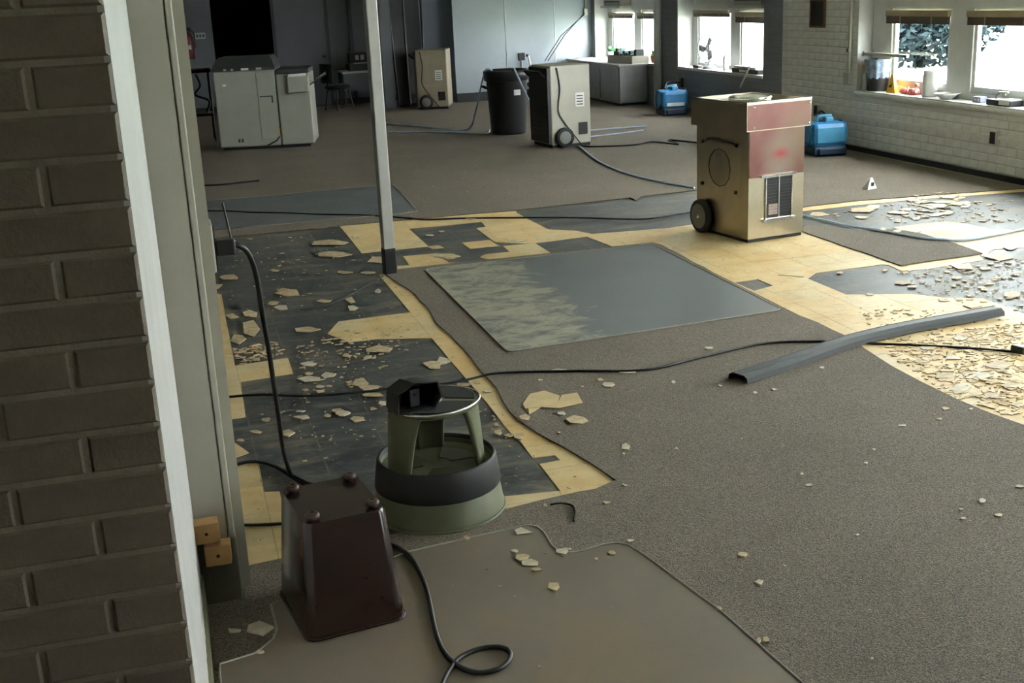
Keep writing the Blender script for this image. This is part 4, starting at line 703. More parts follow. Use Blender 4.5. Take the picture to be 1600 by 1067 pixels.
# ================================================================== paper wedge
t = thing('card_wedge', 'small white folded card tent on the far carpet', 'card', (5.02, 7.93, ZC), .35)
MB().add([(-.055, -.03, 0), (.055, -.03, 0), (.055, -.028, 0), (.02, -.012, .085), (-.0, -.012, .085), (.0, -.010, .085), (.02, -.010, .085), (-.055, -.028, 0)], [(0, 1, 3, 4), (7, 2, 6, 5), (0, 7, 5, 4), (1, 2, 6, 3), (3, 6, 5, 4), (0, 1, 2, 7)]).build('front_flap', m_whitep, t)
MB().add([(-.05, .03, 0), (.05, .03, 0), (.02, -.009, .083), (0, -.009, .083), (-.05, .033, 0), (.05, .033, 0), (.02, -.006, .084), (0, -.006, .084)], [(0, 1, 2, 3), (4, 7, 6, 5), (0, 4, 5, 1), (1, 5, 6, 2), (2, 6, 7, 3), (3, 7, 4, 0)]).build('back_flap', m_whitep, t)
MB().box(-.005, .022, -.0285, -.024, .022, .05).build('dark_mark', m_charcoal, t)
# ================================================================== blue air movers
def air_mover(label, x, y, rz):
    t = thing('air_mover', label, 'air mover', (x, y, ZC), rz)
    b = MB().rbox(-.165, .165, -.16, .17, .075, .30, .045).build('housing', m_blue, t)
    MB().rbox(-.155, .155, -.17, .18, 0, .09, .02).build('base', M('navy_plastic', (.012, .035, .075), .45), t)
    for s in (-1, 1):
        MB().lathe([(.115, s * .160), (.115, s * .176), (.10, s * .178), (.095, s * .168)], 28, 0, .19, axis='x').build('inlet_ring', m_blue, t)
    MB().tube([(-.07, 0, .295), (-.06, 0, .345), (.06, 0, .345), (.07, 0, .295)], .018, 8).build('handle', m_bluelite, t)
    MB().rbox(-.03, .05, -.10, -.02, .295, .345, .012).build('switch_hump', m_bluelite, t)
    MB().box(-.11, .11, -.172, -.160, .115, .155).build('white_label', m_whitep, t) if 'far' in label else MB().rbox(-.13, .13, -.168, -.155, .12, .26, .006).build('front_decal', m_bluelite, t)
    MB().rbox(-.12, .12, -.20, -.16, .02, .075, .008).build('outlet_snout', M('navy_plastic'), t); return t
air_mover('blue air mover against the near brick wall, right of the metal machine', 5.70, 9.78, -.12)
air_mover('blue air mover with white label by the far window wall', 6.0, 13.95, -.1)
for (p, lab) in ((((5.80, 9.9, .32), (5.86, 10.1, .36), (5.93, 10.35, .30), (5.975, 10.42, .335)), 'black power lead from the near air mover to the wall socket'), (((5.95, 14.05, .32), (6.05, 14.2, .38), (6.2, 14.3, .37), (6.27, 14.3, .36)), 'black power lead from the far air mover to the wall')):
    o = MB().tube([tuple(q) for q in smooth_path(p, 6)], .009, 8).build('power_lead', m_cord); tag(o, lab, 'cable')
s_ = thing('wall_socket', 'dark socket on the far window wall above the air mover', 'socket', (6.285, 14.3, .36)); MB().rbox(-.015, .014, -.035, .035, -.055, .055, .004).build('plate', m_charcoal, s_)
MB().box(-.018, -.014, -.012, .012, -.03, .03).build('outlet', m_black, s_)
# ================================================================== dehumidifiers
def dehumidifier(label, x, y, rz, dark, m):
    t = thing('dehumidifier', label, 'dehumidifier', (x, y, ZC), rz)
    # x right along the pale side, y away; pale side faces -y, dark front faces -x
    MB().rbox(0, .44, 0, .50, .03, .82, .012).build('cabinet', m, t)
    MB().box(.01, .43, .01, .49, 0, .035).build('base', m_black, t)
    f = MB().box(-.028, .002, .01, .49, .05, .80).build('front_grille', dark, t)
    for i in range(10): MB().box(-.034, -.026, .04, .46, .12 + i * .05, .135 + i * .05).build('grille_slat', m_black, f)
    MB().rbox(.30, .40, -.006, .003, .12, .24, .002).build('vent_patch', m_black, t)
    MB().box(.27, .37, -.004, .001, .40, .54).build('paper_label', m_whitep, t)
    for i in range(4): MB().box(.285, .355, -.0048, -.004, .42 + i * .028, .43 + i * .028).build('label_line', m_charcoal, t)
    for yy in (-.05, .51):
        w = MB().lathe([(.04, yy), (.09, yy), (.10, yy + .008), (.10, yy + .034), (.09, yy + .042), (.04, yy + .042)], 28, .13, .105, axis='y').build('wheel', m_rubber, t)
        h_ = yy - .002 if yy < 0 else yy + .038
        MB().lathe([(0, h_), (.062, h_), (.068, h_ + .006)], 20, .13, .105, axis='y').build('hub', M('grey_hub_plastic'), w)
    MB().tube([(-.03, .06, .70), (-.09, .06, .76), (-.09, .44, .76), (-.03, .44, .70)], .014, 8).build('push_handle', m_black, t)
    MB().tube([tuple(q) for q in smooth_path([(.07, -.008, .80), (.10, -.012, .60), (.075, -.012, .38), (.14, -.014, .25), (.24, -.016, .12), (.32, -.03, .012)], 6)], .006, 8).build('power_lead', m_cord, t)
    return t
dehumidifier('black-fronted white dehumidifier with a label, right of the dark bin', 3.70, 11.66, .10, m_black, m_cream)
dehumidifier('tan dehumidifier at the back beside the leaning black frames', 3.40, 16.95, -.35, m_charcoal, M('tan_enamel', (.33, .28, .20), .5))
# ================================================================== round bin with hoses
bx_, by_ = 3.70, 13.28
t = thing('rubbish_bin', 'tall dark round rubbish bin with a liner bag folded over the rim', 'rubbish bin', (bx_, by_, ZC))
m_bin = M('dark_grey_bin_plastic', (.018, .020, .022), .5)
MB().lathe([(0, 0), (.19, 0), (.20, .02), (.235, .62), (.245, .64), (.245, .69), (.235, .69), (.225, .62), (.185, .03), (0, .03)], 32).build('bin_body', m_bin, t)
MB().lathe([(.205, .58), (.252, .60), (.262, .66), (.26, .70), (.24, .715), (.21, .70), (.20, .60)], 32, lobes=9, amp=.006).build('liner_bag', m_black, t)
MB().box(-.02, .06, -.232, -.222, .44, .50).build('white_label', m_whitep, t, (0, 0, 0), (0, 0, .15))
for s in (-1, 1): MB().tube([(s * .235, -.06, .52), (s * .275, -.05, .54), (s * .275, .05, .54), (s * .235, .06, .52)], .014, 8).build('handle', m_bin, t)
for pts, lab in (([(x, y, ZC + .012) for x, y in tubeA[:3]] + [(3.30, 13.75, .03), (3.37, 13.5, .25), (3.41, 13.38, .50), (3.46, 13.3, .72), (3.52, 13.27, .735), (3.56, 13.27, .66)], 'clear hose rising into the dark bin from the left'),
                 ([(3.72, 13.22, .66), (3.72, 13.05, .74), (3.73, 12.98, .70), (3.78, 12.7, .42), (3.87, 12.4, .12), (3.90, 12.28, ZC + .02)], 'clear hose running down from the dark bin to the dehumidifier')):
    o = MB().tube([tuple(q) for q in smooth_path(pts, 6)], .010, 8).build('drain_hose', m_hose); tag(o, lab, 'hose')
# ================================================================== copier
a = math.atan2(13.4575 - 13.659, 1.5101 - .4955)
t = thing('photocopier', 'large beige floor-standing photocopier with a finisher unit at its right', 'photocopier', (.4955, 13.659, ZC), a)
MB().box(.03, .98, .04, .62, 0, .05).build('base_plinth', m_black, t)
MB().rbox(0, .665, 0, .66, .035, .855, .012).build('main_cabinet', m_copier, t)
MB().rbox(.672, 1.03, .01, .64, .035, .80, .012).build('finisher_cabinet', m_copier, t)
lid = loft([([(-.005, -.012), (.67, -.012), (.67, .66), (-.005, .66)], .857), ([(-.005, -.012), (.67, -.012), (.67, .66), (-.005, .66)], .885), ([(.02, .07), (.64, .07), (.64, .64), (.02, .64)], .955), ([(.05, .12), (.61, .12), (.61, .62), (.05, .62)], .995)], False)
lid.add([(.05, .12, .995), (.61, .12, .995), (.61, .62, .995), (.05, .62, .995)], [(0, 1, 2, 3)]); lid = lid.build('scanner_lid', m_charcoal, t)
MB().rbox(.672, 1.03, .005, .64, .80, .85, .008).build('finisher_top', m_charcoal, t)
for x0, x1, m in ((.12, .15, m_steel), (.20, .225, m_steel), (.31, .39, m_whitep), (.47, .53, m_steel)): MB().box(x0, x1, -.020, -.012, .862, .884).build('control_button', m, lid)
MB().box(.09, .13, -.003, .003, .70, .72).build('badge', m_whitep, t)
d = MB().rbox(.46, .655, -.006, .004, .10, .83, .003).build('side_door', m_copier, t); MB().box(.48, .62, -.008, -.003, .565, .578).build('pull_slot', m_charcoal, d); MB().box(.605, .622, -.008, -.003, .50, .575).build('pull_slot', m_charcoal, d)
MB().box(.664, .672, -.003, .30, .05, .84).build('unit_gap', m_charcoal, t)
q = MB().rbox(.80, 1.02, -.055, .012, .60, .77, .006).build('front_tray', m_copier, t); MB().box(.815, 1.0, -.05, .01, .772, .80).build('paper_stack', m_whitep, q)
for x in (.20, .235): MB().box(x, x + .022, -.004, .002, .085, .125).build('vent_slot', m_charcoal, t)
MB().box(.635, .665, -.012, .002, .19, .215).build('warning_sticker', M('yellow_sticker', (.65, .45, .03), .5), t)
MB().tube([(.655, -.01, .13), (.62, -.03, .09), (.56, -.04, .06), (.50, -.03, .03)], .008, 8).build('cable_tail', m_black, t)
MB().add([(1.03, .05, .66), (1.03, .30, .66), (1.20, .30, .76), (1.20, .05, .76), (1.03, .05, .675), (1.03, .30, .675), (1.20, .30, .775), (1.20, .05, .775)], [(0, 1, 2, 3), (7, 6, 5, 4), (0, 3, 7, 4), (1, 5, 6, 2), (3, 2, 6, 7), (0, 4, 5, 1)]).build('exit_tray', m_charcoal, t)
MB().add([(1.10, .08, .725), (1.10, .2, .725), (1.20, .2, .785), (1.20, .08, .785), (1.10, .08, .73), (1.10, .2, .73), (1.20, .2, .79), (1.20, .08, .79)], [(0, 1, 2, 3), (7, 6, 5, 4), (0, 3, 7, 4), (1, 5, 6, 2), (3, 2, 6, 7), (0, 4, 5, 1)]).build('paper_sheet', m_whitep, t)
for x in (.08, .92):
    for y in (.08, .55): MB().lathe([(0, 0), (.03, 0), (.03, .04), (0, .04)], 12, x, y).build('caster', m_black, t)
# dark cart left of the copier
t = thing('utility_cart', 'dark metal cart standing left of the photocopier', 'cart', (.36, 14.95, ZC), 0)
MB().rbox(-.12, .16, -.2, .2, .80, .84, .01).build('top_tray', m_black, t); MB().rbox(-.11, .15, -.18, .18, .30, .33, .01).build('lower_shelf', m_black, t)
for x in (-.10, .13):
    for y in (-.17, .17): MB().tube([(x, y, 0), (x, y, .81)], .012, 8).build('leg', m_black, t)
MB().tube([tuple(q) for q in smooth_path([(-.02, -.21, .79), (.02, -.23, .66), (-.05, -.23, .56), (.10, -.22, .48), (.06, -.22, .34)], 5)], .014, 8).build('cable_bundle', m_black, t)
# ================================================================== back-wall things
t = thing('fire_extinguisher', 'red fire extinguisher hanging on the back wall at far left', 'extinguisher', (.385, 18.70, .82))
MB().lathe([(0, 0), (.065, 0), (.07, .01), (.07, .30), (.05, .35), (.025, .37), (.025, .40), (0, .40)], 20).build('cylinder', M('red_enamel', (.10, .008, .010), .35), t)
MB().rbox(-.03, .05, -.02, .02, .395, .45, .006).build('valve', m_black, t); MB().tube([(.04, 0, .42), (.09, -.02, .36), (.085, -.02, .15)], .012, 8).build('hose', m_black, t)
MB().box(-.03, .03, .05, .09, .15, .30).build('bracket', m_black, t); MB().box(-.01, .03, -.073, -.066, .14, .20).build('paper_label', m_steel, t)
t = thing('wall_sign', 'small pale wall sign right of the fire extinguisher', 'sign', (.565, 18.79, 1.14)); MB().box(-.075, .075, -.012, .005, -.045, .045).build('plate', M('grey_sign', (.34, .35, .35), .5), t)
for x in (-.045, 0, .045): MB().box(x - .014, x + .014, -.015, -.012, -.022, .022).build('dark_mark', m_charcoal, t)
# desk, machine on it and chair
t = thing('desk', 'dark grey desk against the back wall behind the post', 'desk', (2.74, 18.15, ZC), 0)
MB().rbox(-.22, .42, -.05, .55, .49, .52, .005).build('desk_top', m_steel, t); MB().box(-.20, .40, -.03, -.01, .24, .49).build('modesty_panel', m_back, t)
for x in (-.2, .38):
    for y in (0, .5): MB().box(x, x + .03, y, y + .03, 0, .49).build('leg', m_black, t)
t = thing('office_machine', 'dark office machine with a paper rack on the desk', 'office machine', (2.83, 18.40, ZC + .521), 0)
MB().rbox(-.18, .20, -.20, .16, 0, .10, .01).build('body', m_charcoal, t); MB().rbox(-.16, .18, -.02, .12, .10, .26, .01).build('rear_housing', m_black, t)
for x in (-.03, .05): MB().box(x - .025, x + .025, -.03, -.018, .15, .22).build('paper_slip', m_steel, t)
MB().box(-.10, .10, -.17, -.06, .10, .112).build('key_bed', m_steel, t)
t = thing('office_chair', 'black office chair seen side-on left of the desk', 'chair', (2.40, 17.80, ZC), .5)
MB().lathe([(0, .30), (.16, .30), (.19, .32), (.19, .35), (.16, .37), (0, .375)], 24).build('seat', m_black, t)
MB().add([(-.20 + .03 * (1 - (k % 5 - 2) ** 2 / 4) * -1, -.15 + .075 * (k % 5), .40 + .09 * (k // 5)) for k in range(20)] + [(-.17 + .03 * (1 - (k % 5 - 2) ** 2 / 4) * -1, -.15 + .075 * (k % 5), .40 + .09 * (k // 5)) for k in range(20)],
         [(r_ * 5 + c, r_ * 5 + c + 1, r_ * 5 + c + 6, r_ * 5 + c + 5) for r_ in range(3) for c in range(4)] + [(20 + r_ * 5 + c, 20 + r_ * 5 + c + 5, 20 + r_ * 5 + c + 6, 20 + r_ * 5 + c + 1) for r_ in range(3) for c in range(4)] +
         [(c, c + 20, c + 21, c + 1) for c in range(4)] + [(15 + c, 16 + c, 36 + c, 35 + c) for c in range(4)] + [(r_ * 5, r_ * 5 + 5, r_ * 5 + 25, r_ * 5 + 20) for r_ in range(3)] + [(r_ * 5 + 4, r_ * 5 + 24, r_ * 5 + 29, r_ * 5 + 9) for r_ in range(3)], True).build('backrest', m_black, t)
MB().tube([(-.02, 0, .30), (-.17, 0, .30), (-.19, 0, .45)], .014, 8).build('back_bracket', m_black, t)
for x in (-.13, .13):
    for y in (-.13, .13): MB().tube([(x * .8, y * .8, .31), (x * 1.15, y * 1.15, .0)], .012, 8).build('leg', m_black, t)
# leaning black frames
m_blackmetal = M('black_metal', (.006, .006, .007), .45, 0, .2, 5)
def lean(label, P, w, panel=False):
    t = thing('metal_frame', label, 'metal frame', (P[0][0], P[0][1], ZC))
    o0 = Vector(P[0]); q = [Vector(p) - Vector((P[0][0], P[0][1], 0)) for p in P]   # bottom-left, bottom-right, top-right, top-left
    for i in range(4): MB().tube([q[i], q[(i + 1) % 4]], w, 4).build('bar', m_blackmetal, t)
    if panel:
        d_ = Vector((0, .006, 0)); MB().add([p - d_ for p in q] + [p + d_ for p in q], [(0, 1, 2, 3), (7, 6, 5, 4), (0, 4, 5, 1), (1, 5, 6, 2), (2, 6, 7, 3), (3, 7, 4, 0)]).build('dark_screen', m_charcoal if False else m_blackmetal, t)
    return t
lean('dark screen panel leaning upright behind the post', [(3.22, 17.45, .03), (3.38, 17.45, .03), (3.40, 17.60, 2.2), (3.16, 17.60, 2.2)], .02, True)
lean('tall black metal frame leaning beside the tan dehumidifier', [(3.42, 17.60, .03), (3.66, 17.60, .03), (3.74, 17.95, 2.3), (3.34, 17.95, 2.3)], .022)
# counter in the side room
t = thing('counter', 'blue-topped counter in the side room behind the panel wall', 'counter', (3.90, 20.3, 0.01))
MB().box(-.30, .20, 0, .55, 0, .50).build('counter_body', m_back, t); MB().box(-.32, .22, -.02, .57, .50, .53).build('counter_top', m_bluelite, t)
t = thing('wall_shelf_unit', 'dim wall cabinet in the side room', 'cabinet', (4.0, 20.72, .70)); MB().rbox(-.45, .22, 0, .27, 0, .42, .006).build('carcass', M('slate_paint', (.06, .085, .11), .5), t); MB().box(-.30, -.12, -.01, 0, .16, .26).build('notice', m_steel, t); MB().box(0, .10, -.01, 0, .16, .26).build('notice', m_steel, t)
# panel-wall socket, grey stick, wires
s_ = thing('wall_socket', 'black socket with a white cord strip on the pale panel wall', 'socket', (5.18, 17.69, .62)); MB().rbox(-.045, .045, -.02, .008, -.055, .055, .004).build('face', m_black, s_); MB().box(-.012, .012, -.012, .008, -.46, -.055).build('strip', m_steel, s_)
t = thing('white_rod', 'white rod with dark tip leaning on the pale panel wall', 'rod', (5.33, 17.40, ZC)); MB().tube([(0, 0, 0), (-.06, .24, .62)], .018, 8).build('rod', m_whitep, t); MB().tube([(-.06, .24, .62), (-.095, .25, .63)], .02, 8).build('tip', m_black, t)
for k, dx in enumerate((0, .05)):
    o = MB().tube([(6.22 + dx * .3, 17.66, 1.22), (5.9 + dx, 16.2, .95), (5.25 + dx, 13.6, .62)] if False else [(6.20, 17.66, 1.20 + k * .02), (5.75 + dx, 17.5, .90), (5.45 + dx, 17.4, .55)], .007, 6).build('hanging_wire', m_black)
    tag(o, ('left' if k == 0 else 'right') + ' of two dark wires slanting down the pale panel wall', 'wire')
t = thing('conduit_box', 'small grey junction box at the corner of the pale panel wall', 'junction box', (6.21, 17.68, 1.22)); MB().rbox(-.03, .03, -.03, .015, -.05, .05, .004).build('box', m_steel, t); MB().tube([(0, -.005, .05), (0, -.005, 1.7)], .012, 8).build('conduit', m_steel, t)
# low cupboard under the far window
t = thing('low_cupboard', 'long low grey cupboard under the farthest window', 'cupboard', (5.88, 15.42, ZC))
MB().rbox(0, .40, 0, 2.2, .03, .52, .006).build('carcass', M('grey_laminate', (.34, .34, .36), .4), t); MB().box(.02, .38, .02, 2.18, 0, .03).build('plinth', m_charcoal, t); MB().rbox(-.02, .41, -.012, 2.22, .52, .545, .005).build('worktop', m_white, t)
for i in range(3): d_ = MB().rbox(-.012, .002, .04 + i * .72, .72 + i * .72, .06, .50, .003).build('door', M('grey_laminate'), t); MB().box(-.022, -.012, .62 + i * .72, .65 + i * .72, .30, .40).build('handle', m_steel, d_)
# things on the far window sill and cupboard
t = thing('storage_crate', 'pale open crate of dark green clutter on the low cupboard', 'crate', (6.14, 15.78, ZC + .546), .15)
cr = MB()
for q in ((-.13, .13, -.34, .34, 0, .01), (-.13, -.12, -.34, .34, .01, .10), (.12, .13, -.34, .34, .01, .10), (-.12, .12, -.34, -.33, .01, .10), (-.12, .12, .33, .34, .01, .10)): cr.box(*q)
cr.build('crate', m_cream, t)
rr = random.Random(2); m_dg = M('dark_green_clutter', (.02, .07, .06), .5)
for i in range(9):
    y = -.28 + i * .07; MB().rbox(-.10 + rr.uniform(0, .05), .08, y - .03, y + .028, .012, .11 + rr.uniform(0, .08), .008).build('folder', m_dg if i % 3 else m_charcoal, t)
MB().tube([(-.02, .15, .15), (-.02, .15, .23), (-.02, .27, .23), (-.02, .27, .15)], .008, 6).build('wire_loop', m_charcoal, t)
def sill_plant(label, x, y, z, s, seed):
    rr = random.Random(seed); t = thing('potted_plant', label, 'plant', (x, y, z))
    MB().lathe([(0, 0), (.035 * s, 0), (.05 * s, .07 * s), (.054 * s, .08 * s), (.045 * s, .08 * s), (.04 * s, .06 * s), (0, .06 * s)], 18).build('pot', m_whitep if seed % 2 else M('terracotta', (.35, .12, .06), .7), t)
    mb = MB()
    for i in range(16):
        a = rr.uniform(0, 6.28); l = rr.uniform(.06, .13) * s; d_ = Vector((math.cos(a), math.sin(a), rr.uniform(.4, 1.4))).normalized(); p = Vector((0, 0, .06 * s)); b_ = d_.cross(Vector((0, 0, 1))).normalized() * l * .2
        mb.add([p, p + d_ * l * .6 + b_, p + d_ * l, p + d_ * l * .6 - b_], [(0, 1, 2, 3)])
    mb.build('leaves', M('plant_leaf_green', (.05, .18, .06), .5), t)
sill_plant('small plant in a white pot at the far end of the farthest sill', 6.40, 17.1, .555, 1.2, 3)
sill_plant('small plant in a terracotta pot on the sill beside the pipe', 6.40, 15.45, .555, 1.2, 4)
# fan
t = thing('desk_fan', 'white desk fan on the sill of the middle window', 'fan', (6.40, 13.72, .555), .25)
MB().lathe([(0, 0), (.085, 0), (.09, .012), (.06, .03), (.018, .04), (.016, .12), (0, .12)], 24).build('base', M('grey_white_plastic', (.22, .23, .24), .4), t)
hd = MB().lathe([(0, .06), (.04, .055), (.05, .02), (.045, -.03), (0, -.03)], 20, 0, .24, axis='x').build('motor', m_steel, t)
cg = MB()
for rad, xo in ((.165, -.045), (.12, -.06), (.08, -.065), (.045, -.068)): cg.tube([(xo, rad * math.cos(k * .2244), .24 + rad * math.sin(k * .2244)) for k in range(29)], .007 if rad > .16 else .0035, 5, False)
for k in range(24): a_ = k * .2618; cg.tube([(-.07, .03 * math.cos(a_), .24 + .03 * math.sin(a_)), (-.045, .165 * math.cos(a_), .24 + .165 * math.sin(a_))], .0018, 4, False)
cg.build('guard', M('grey_white_plastic', (.22, .23, .24), .4), t)
for k in range(3):
    a_ = k * 2.094; u = Vector((0, math.cos(a_), math.sin(a_))); w_ = Vector((0, -math.sin(a_), math.cos(a_))); c_ = Vector((-.035, 0, .24))
    MB().add([c_ + u * .02 - w_ * .015, c_ + u * .08 - w_ * .05 + Vector((.012, 0, 0)), c_ + u * .145 - w_ * .03, c_ + u * .14 + w_ * .045 - Vector((.012, 0, 0)), c_ + u * .02 + w_ * .015] + [p + Vector((.003, 0, 0)) for p in (c_ + u * .02 - w_ * .015, c_ + u * .08 - w_ * .05 + Vector((.012, 0, 0)), c_ + u * .145 - w_ * .03, c_ + u * .14 + w_ * .045 - Vector((.012, 0, 0)), c_ + u * .02 + w_ * .015)], [(0, 1, 2, 3, 4), (9, 8, 7, 6, 5)] + [(i, (i + 1) % 5, (i + 1) % 5 + 5, i + 5) for i in range(5)]).build('blade', M('grey_white_plastic', (.22, .23, .24), .4), t)
def bottle(label, x, y, z, h, r_, m):
    t = thing('bottle', label, 'bottle', (x, y, z)); MB().lathe([(0, 0), (r_, 0), (r_, h * .7), (r_ * .45, h * .82), (r_ * .45, h * .92)], 16).build('body', m, t); MB().lathe([(r_ * .5, h * .92), (r_ * .5, h), (0, h)], 14).build('cap', m_whitep, t)
bottle('white bottle beside the mullion of the fan window', 6.38, 13.22, .555, .22, .035, m_whitep)
t = thing('tray', 'dark tray with papers on the sill right of the fan', 'tray', (6.40, 12.62, .555), 0); MB().rbox(-.08, .08, -.32, .32, 0, .05, .006).build('tray_body', m_charcoal, t); MB().box(-.07, .07, -.25, .28, .05, .075).build('papers', m_steel, t); MB().box(-.085, -.079, -.1, .12, .012, .04).build('label_strip', m_whitep, t)
t = thing('cable_box', 'small dark box at the edge of the sill left of the fan', 'box', (6.34, 13.93, .555), 0); MB().rbox(-.03, .03, -.08, .08, 0, .035, .006).build('case', m_charcoal, t); MB().box(-.033, -.029, -.05, .05, .010, .022).build('vent', m_black, t)
t = thing('white_rod', 'thin pale rod slanting over the right end of the middle sill', 'rod', (6.28, 12.62, .42)); MB().tube([(0, .0, 0), (-.02, -.25, .23)], .01, 8).build('rod', m_whitep, t); MB().tube([(.0, .0, 0), (.0, .02, -.02)], .012, 8).build('tip', m_steel, t)
t = thing('wall_plate', 'pale green switch plate in the window recess left of the fan', 'switch plate', (6.40, 14.432, .66)); MB().box(-.03, .03, -.006, .004, -.05, .05).build('plate', M('pale_green_plastic', (.45, .52, .32), .5), t); MB().box(-.008, .008, -.010, -.006, -.015, .015).build('toggle', m_whitep, t)
# things on the near sill
ZS = .565
t = thing('pail', 'black pail with a clear bag folded over it on the near sill', 'pail', (6.125, 9.60, ZS))
MB().lathe([(0, 0), (.088, 0), (.09, .008), (.112, .24), (.118, .245), (.112, .25), (.104, .24), (.084, .012), (0, .012)], 28).build('pail_body', m_black, t)
bg_ = MB().lathe([(.099, .11), (.106, .13), (.112, .19), (.124, .25), (.128, .275), (.118, .28), (.106, .24), (.09, .10)], 48, lobes=11, amp=.004).build('clear_bag', M('clear_bag_film', (.22, .27, .34), .15, 0, .5, 22, alpha=.75), t)
t = thing('wet_floor_cone', 'orange-yellow folded wet floor cone leaning by the black pail', 'cone', (6.10, 9.33, ZS), .1)
MB().add([(-.02, -.062, 0), (-.02, .062, 0), (-.01, .012, .155), (-.01, -.012, .155), (.02, -.062, 0), (.02, .062, 0), (.005, .012, .155), (.005, -.012, .155)], [(0, 1, 2, 3), (7, 6, 5, 4), (0, 4, 5, 1), (1, 5, 6, 2), (2, 6, 7, 3), (3, 7, 4, 0)]).build('cone_board', M('orange_yellow_plastic', (.85, .42, .02), .45), t)
MB().add([(-.0225, -.022, .05), (-.0225, .02, .045), (-.0215, .024, .062), (-.021, -.004, .075), (-.020, -.012, .09), (-.0215, -.02, .07), (-.022, -.006, .06)], [(0, 1, 2, 3, 4, 5, 6)]).build('black_figure_mark', m_charcoal, t)
t = thing('work_gloves', 'crumpled red rubber gloves lying between the cone and the white jar', 'gloves', (6.13, 9.10, ZS), 0)
m_red = M('red_rubber', (.62, .12, .10), .5, 0, .3, 30)
for i, (y, x, h) in enumerate(((-.05, 0, .05), (.08, .01, .045))):
    g = MB().lathe([(0, 0), (.045, .003), (.055, .02), (.04, h), (0, h + .005)], 16, x, y, lobes=5, amp=.008).build('cuff', m_red, t)
    for k in range(5): MB().tube([tuple(q) for q in smooth_path([(x, y, .02), (x - .02 + .01 * k, y - .05 + .012 * k, .035 + .01 * (k % 3)), (x - .045 + .02 * k, y - .085 + .02 * k, .02 + (.06 if (i == 0 and k > 2) else 0))], 4)], .009, 7).build('finger', m_red, g)
t = thing('plastic_jar', 'tall white plastic jar on the near sill', 'jar', (6.12, 8.82, ZS)); MB().lathe([(0, 0), (.058, 0), (.062, .01), (.060, .17), (.052, .185), (.052, .19), (0, .19)], 24).build('jar_body', m_whitep, t); MB().lathe([(.055, .188), (.055, .215), (0, .217)], 24).build('lid', m_whitep, t)
t = thing('bowl', 'shallow white bowl on the near sill', 'bowl', (6.11, 8.56, ZS)); MB().lathe([(0, 0), (.05, 0), (.09, .035), (.105, .042), (.10, .046), (.085, .038), (.045, .01), (0, .01)], 28).build('bowl_body', m_whitep, t); MB().lathe([(.105, .042), (.108, .045), (.103, .047)], 28).build('rim', m_whitep, t)
t = thing('shallow_tray', 'dark shallow tray with white papers at the right end of the near sill', 'tray', (6.11, 7.86, ZS)); MB().rbox(-.06, .06, -.15, .13, 0, .045, .005).build('tray_body', m_charcoal, t); MB().box(-.062, .05, -.14, -.02, .01, .05).build('papers', m_whitep, t); MB().tube([(0, .1, .045), (.02, .08, .09), (.02, -.02, .095)], .008, 6).build('clip_handle', m_steel, t)
t = thing('small_box', 'small grey-blue box on the near sill left of the tray', 'box', (6.12, 8.16, ZS)); MB().rbox(-.03, .03, -.05, .05, 0, .045, .004).build('case', M('grey_blue_card', (.25, .28, .38), .6), t); MB().box(-.032, -.029, -.03, .03, .012, .03).build('label_strip', m_steel, t)
t = thing('wall_batten', 'pale batten fixed across the left side of the near window', 'batten', (6.09, 9.42, .885)); MB().rbox(-.012, .012, -.31, .37, -.014, .014, .003).build('batten', m_cream, t); MB().box(-.01, .10, .35, .37, -.02, .02).build('bracket', m_steel, t)
o = MB().lathe([(0, 0), (.03, 0), (.03, .12), (.012, .16), (.012, .20), (0, .20)], 14).build('spray_bottle', M('bottle_film', (.55, .58, .62), .3), None, (6.09, 9.745, ZS)); tag(o, 'pale bottle with orange top in the corner of the near window', 'bottle'); MB().rbox(-.03, .02, -.012, .012, .19, .225, .004).build('trigger', M('orange_plastic', (.65, .28, .08), .5), o)
# ================================================================== loose tile pieces
def surf(x, y):
    if inside((x, y), M1P) or inside((x, y), M2): return ZC + .0036
    return ZC if covered(x, y) else .0036
rr = random.Random(21)
def chip_obj(name, poly, m, z=None, th=.003):
    cx = sum(p[0] for p in poly) / len(poly); cy = sum(p[1] for p in poly) / len(poly)
    o = MB().prism([(x - cx, y - cy) for x, y in poly], 0, th).build(name, m, None, (cx, cy, (surf(cx, cy) if z is None else z) + .0005)); return o
LABS = {'black floor by the post': 'tan tile shard left of the post', 'black floor behind the step stool': 'tan tile shard on the black floor', 'yellow strip': 'tan shard on the yellow strip behind the stool',
       'black floor right of the stool': 'tan tile crumb right of the step stool', 'near carpet': 'tan tile chip on the carpet', 'front chair mat': 'tan tile chip on the front chair mat', 'far carpet edge': 'tan tile fragment by the far carpet edge',
       'right black floor': 'tile fragment on the black floor', 'right yellow tiles': 'broken tile on the right tan tiles below the strip', 'tile band by the post': 'loose tile piece right of the post',
       'front carpet by the wall': 'shadowed tile piece left of the upturned bin', 'trim foot': 'tan tile piece at the casing under the socket'}
